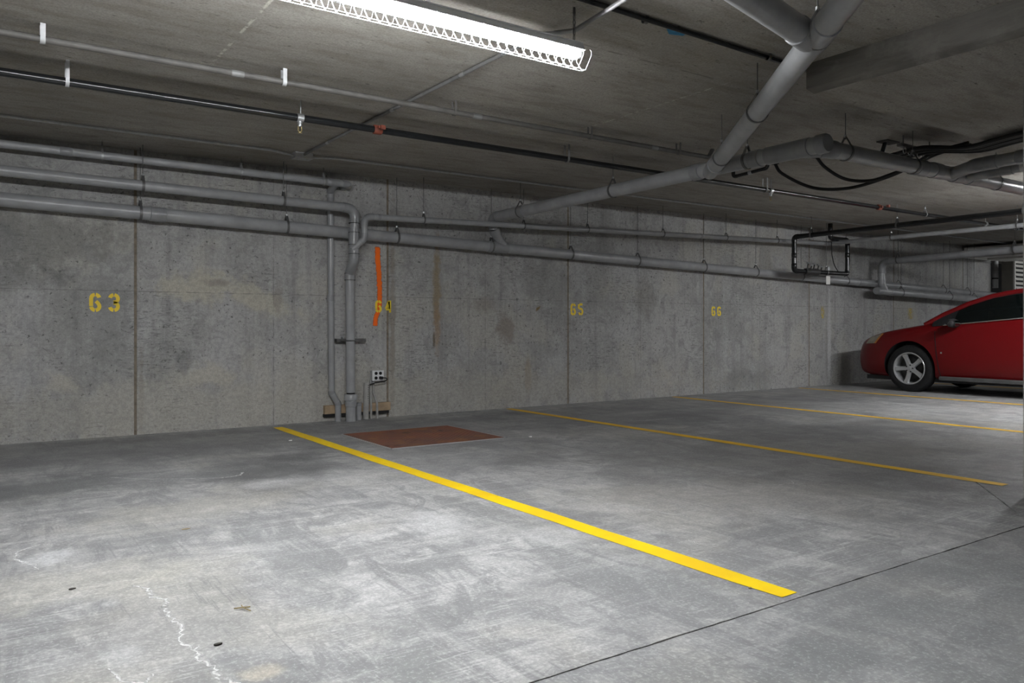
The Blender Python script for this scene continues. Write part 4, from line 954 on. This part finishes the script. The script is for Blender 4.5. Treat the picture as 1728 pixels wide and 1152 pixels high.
# roof, glass, interior
def sheet(name, rows_, mat, th=.01):
    r2 = [[Vector(q)-Vector((0, 0, th)) for q in r_] for r_ in rows_]
    mb = MB().grid(rows_).grid(r2); m_ = len(rows_[0]); k_ = len(rows_); nb = m_*k_
    edge = [i*m_ for i in range(k_)]+[(k_-1)*m_+j for j in range(1, m_)]+[i*m_+m_-1 for i in range(k_-2, -1, -1)]+[j for j in range(m_-2, 0, -1)]
    for q in range(len(edge)): e, f_ = edge[q], edge[(q+1) % len(edge)]; mb.f.append((e, f_, f_+nb, e+nb))
    return part(name, mb, mat, CAR, 60)
def across(w_, y, z, bow_y, bow_z, n=12): return [Vector((w_*t_, y+bow_y*(1-t_*t_), z+bow_z*(1-t_*t_))) for t_ in [-1+2*i/n for i in range(n+1)]]
sheet('roof', [across(.60, .36, 1.365, .12, .04), across(.575, .05, 1.412, .05, .035), across(.57, -.35, 1.425, 0, .035), across(.565, -.8, 1.40, -.04, .035), across(.575, -.98, 1.365, -.08, .035)], 'red', .02)
sheet('windshield', [across(.79, 1.20, .955, .28, .01), across(.735, .96, 1.095, .24, .02), across(.67, .68, 1.235, .19, .03), across(.60, .36, 1.36, .12, .04)], 'glass', .005)
sheet('rear_glass', [across(.575, -.98, 1.36, -.08, .035), across(.64, -1.35, 1.25, -.1, .02), across(.74, -1.76, 1.095, -.12, .02)], 'glass', .005)
sheet('dashboard', [across(.74, 1.15, .965, .1, .01), across(.74, .80, 1.0, .05, .02), across(.74, .62, .95, .0, .0)], 'interior', .05)
for x in (-.37, .37):
    st_ = part('seat', MB().sweep([(x, -.15, .85), (x, -.30, 1.12), (x, -.33, 1.18)], [.20, .19, .12], 12, sx=1.0), 'interior', CAR)
    part('headrest', MB().sweep([(x-.11, -.36, 1.25), (x-.08, -.36, 1.26), (x+.08, -.36, 1.26), (x+.11, -.36, 1.25)], [.05, .075, .075, .05], 10), 'interior', st_)
sw = part('steering_wheel', MB().sweep([Vector((-.37+.185*math.cos(a), .48+.07*math.sin(a), .985+.165*math.sin(a))) for a in [2*PI*q/28 for q in range(28)]], .013, 8, closed=True), 'rubber', CAR)
part('wheel_hub', MB().sweep([(-.37, .49, .985), (-.37, .70, .92)], [.07, .05], 12), 'rubber', sw)
part('rearview_mirror', MB().sweep([(-.13, .42, 1.285), (-.10, .42, 1.29), (.10, .42, 1.29), (.13, .42, 1.285)], [.02, .036, .036, .02], 10), 'mirror', CAR)
# nose: grille halves, lower intake, emblem; tail plate
def front(x, z, off=.004):
    h = tree.ray_cast(Vector((x, 4, z)), Vector((0, -1, 0))); return (h[0]+h[1]*off) if h[0] is not None else Vector((x, 2.3, z))
for s in (-1, 1): part('grille', MB().grid([[front(s*(.05+.27*i/6), .50+.08*j/3) for j in range(4)] for i in range(7)]), 'rubber', CAR)
part('lower_intake', MB().grid([[front(-.45+.9*i/12, .31+.09*j/3) for j in range(4)] for i in range(13)]), 'rubber', CAR)
for y in (2.2,): part('undertray', MB().box((-.72, -2.1, .15), (.72, 2.15, .21)), 'interior', CAR, 0)
# wheels
def build_wheel():
    w_ = thing('wheel', '', '', (0, 0, 0)); del w_['label']; del w_['category']
    P_ = lambda nm, mb, mat, par=w_, sm=40: part(nm, mb, mat, par, sm)
    tyre = [(-.10, .225), (-.112, .25), (-.115, .29), (-.10, .322), (-.07, WR), (.07, WR), (.10, .322), (.115, .29), (.112, .25), (.10, .225), (-.10, .225)]
    P_('tyre', MB().lathe(tyre, (0, 0, 0), 'X', 56), 'rubber')
    rim = [(-.108, .232), (-.112, .228), (-.108, .214), (-.085, .207), (-.02, .200), (.09, .200), (.1, .228)]
    rm = P_('rim', MB().lathe(rim, (0, 0, 0), 'X', 56), 'alloy')
    P_('rim_back', MB().lathe([(.02, .0), (.02, .2)], (0, 0, 0), 'X', 40), 'dkmetal', rm)
    P_('brake_disc', MB().lathe([(-.018, .06), (-.018, .15), (.0, .15)], (0, 0, 0), 'X', 40), 'dkmetal', rm)
    P_('hub', MB().lathe([(-.092, .0), (-.094, .03), (-.086, .062), (-.05, .068)], (0, 0, 0), 'X', 32), 'alloy', rm)
    for q in range(5):
        a = 2*PI*q/5-.06; c_, s_ = math.cos(a), math.sin(a); tv = (-s_, c_)
        mb = MB(); sec = []
        for rr, hw, xf in ((.04, .034, -.090), (.10, .031, -.086), (.16, .033, -.092), (.208, .041, -.102)):
            sec.append([(xf+.028, rr*c_+tv[0]*hw, rr*s_+tv[1]*hw), (xf, rr*c_+tv[0]*hw*.72, rr*s_+tv[1]*hw*.72), (xf, rr*c_-tv[0]*hw*.72, rr*s_-tv[1]*hw*.72), (xf+.028, rr*c_-tv[0]*hw, rr*s_-tv[1]*hw)])
        for r_ in sec: mb.v += r_
        for j in range(3): mb.f += [(j*4+e, j*4+(e+1) % 4, j*4+4+(e+1) % 4, j*4+4+e) for e in range(4)]
        mb.f += [(0, 1, 2, 3), (15, 14, 13, 12)]
        P_('spoke', mb, 'alloy', rm, 25)
        a2 = a+PI/5; P_('lug_nut', MB().cyl((-.098, .048*math.cos(a2), .048*math.sin(a2)), (-.08, .048*math.cos(a2), .048*math.sin(a2)), .010, 8), 'dkmetal', rm)
    P_('centre_cap', MB().lathe([(-.099, .0), (-.098, .022), (-.09, .025)], (0, 0, 0), 'X', 20), 'alloy', rm)
    return w_
def copy_tree(o, parent):
    c_ = o.copy(); COL.objects.link(c_); c_.parent = parent
    for ch in [q for q in bpy.data.objects if q.parent == o and q != c_]: copy_tree(ch, c_)
    return c_
wh = build_wheel(); first = True
for y in (1.425, -1.425):
    for s in (-1, 1):
        q = wh if first else copy_tree(wh, CAR)
        q.parent = CAR; q.location = (s*.755, y, WZ); q.rotation_euler = (random.uniform(0, 1) if not first else 0, 0, 0 if s < 0 else PI); first = False
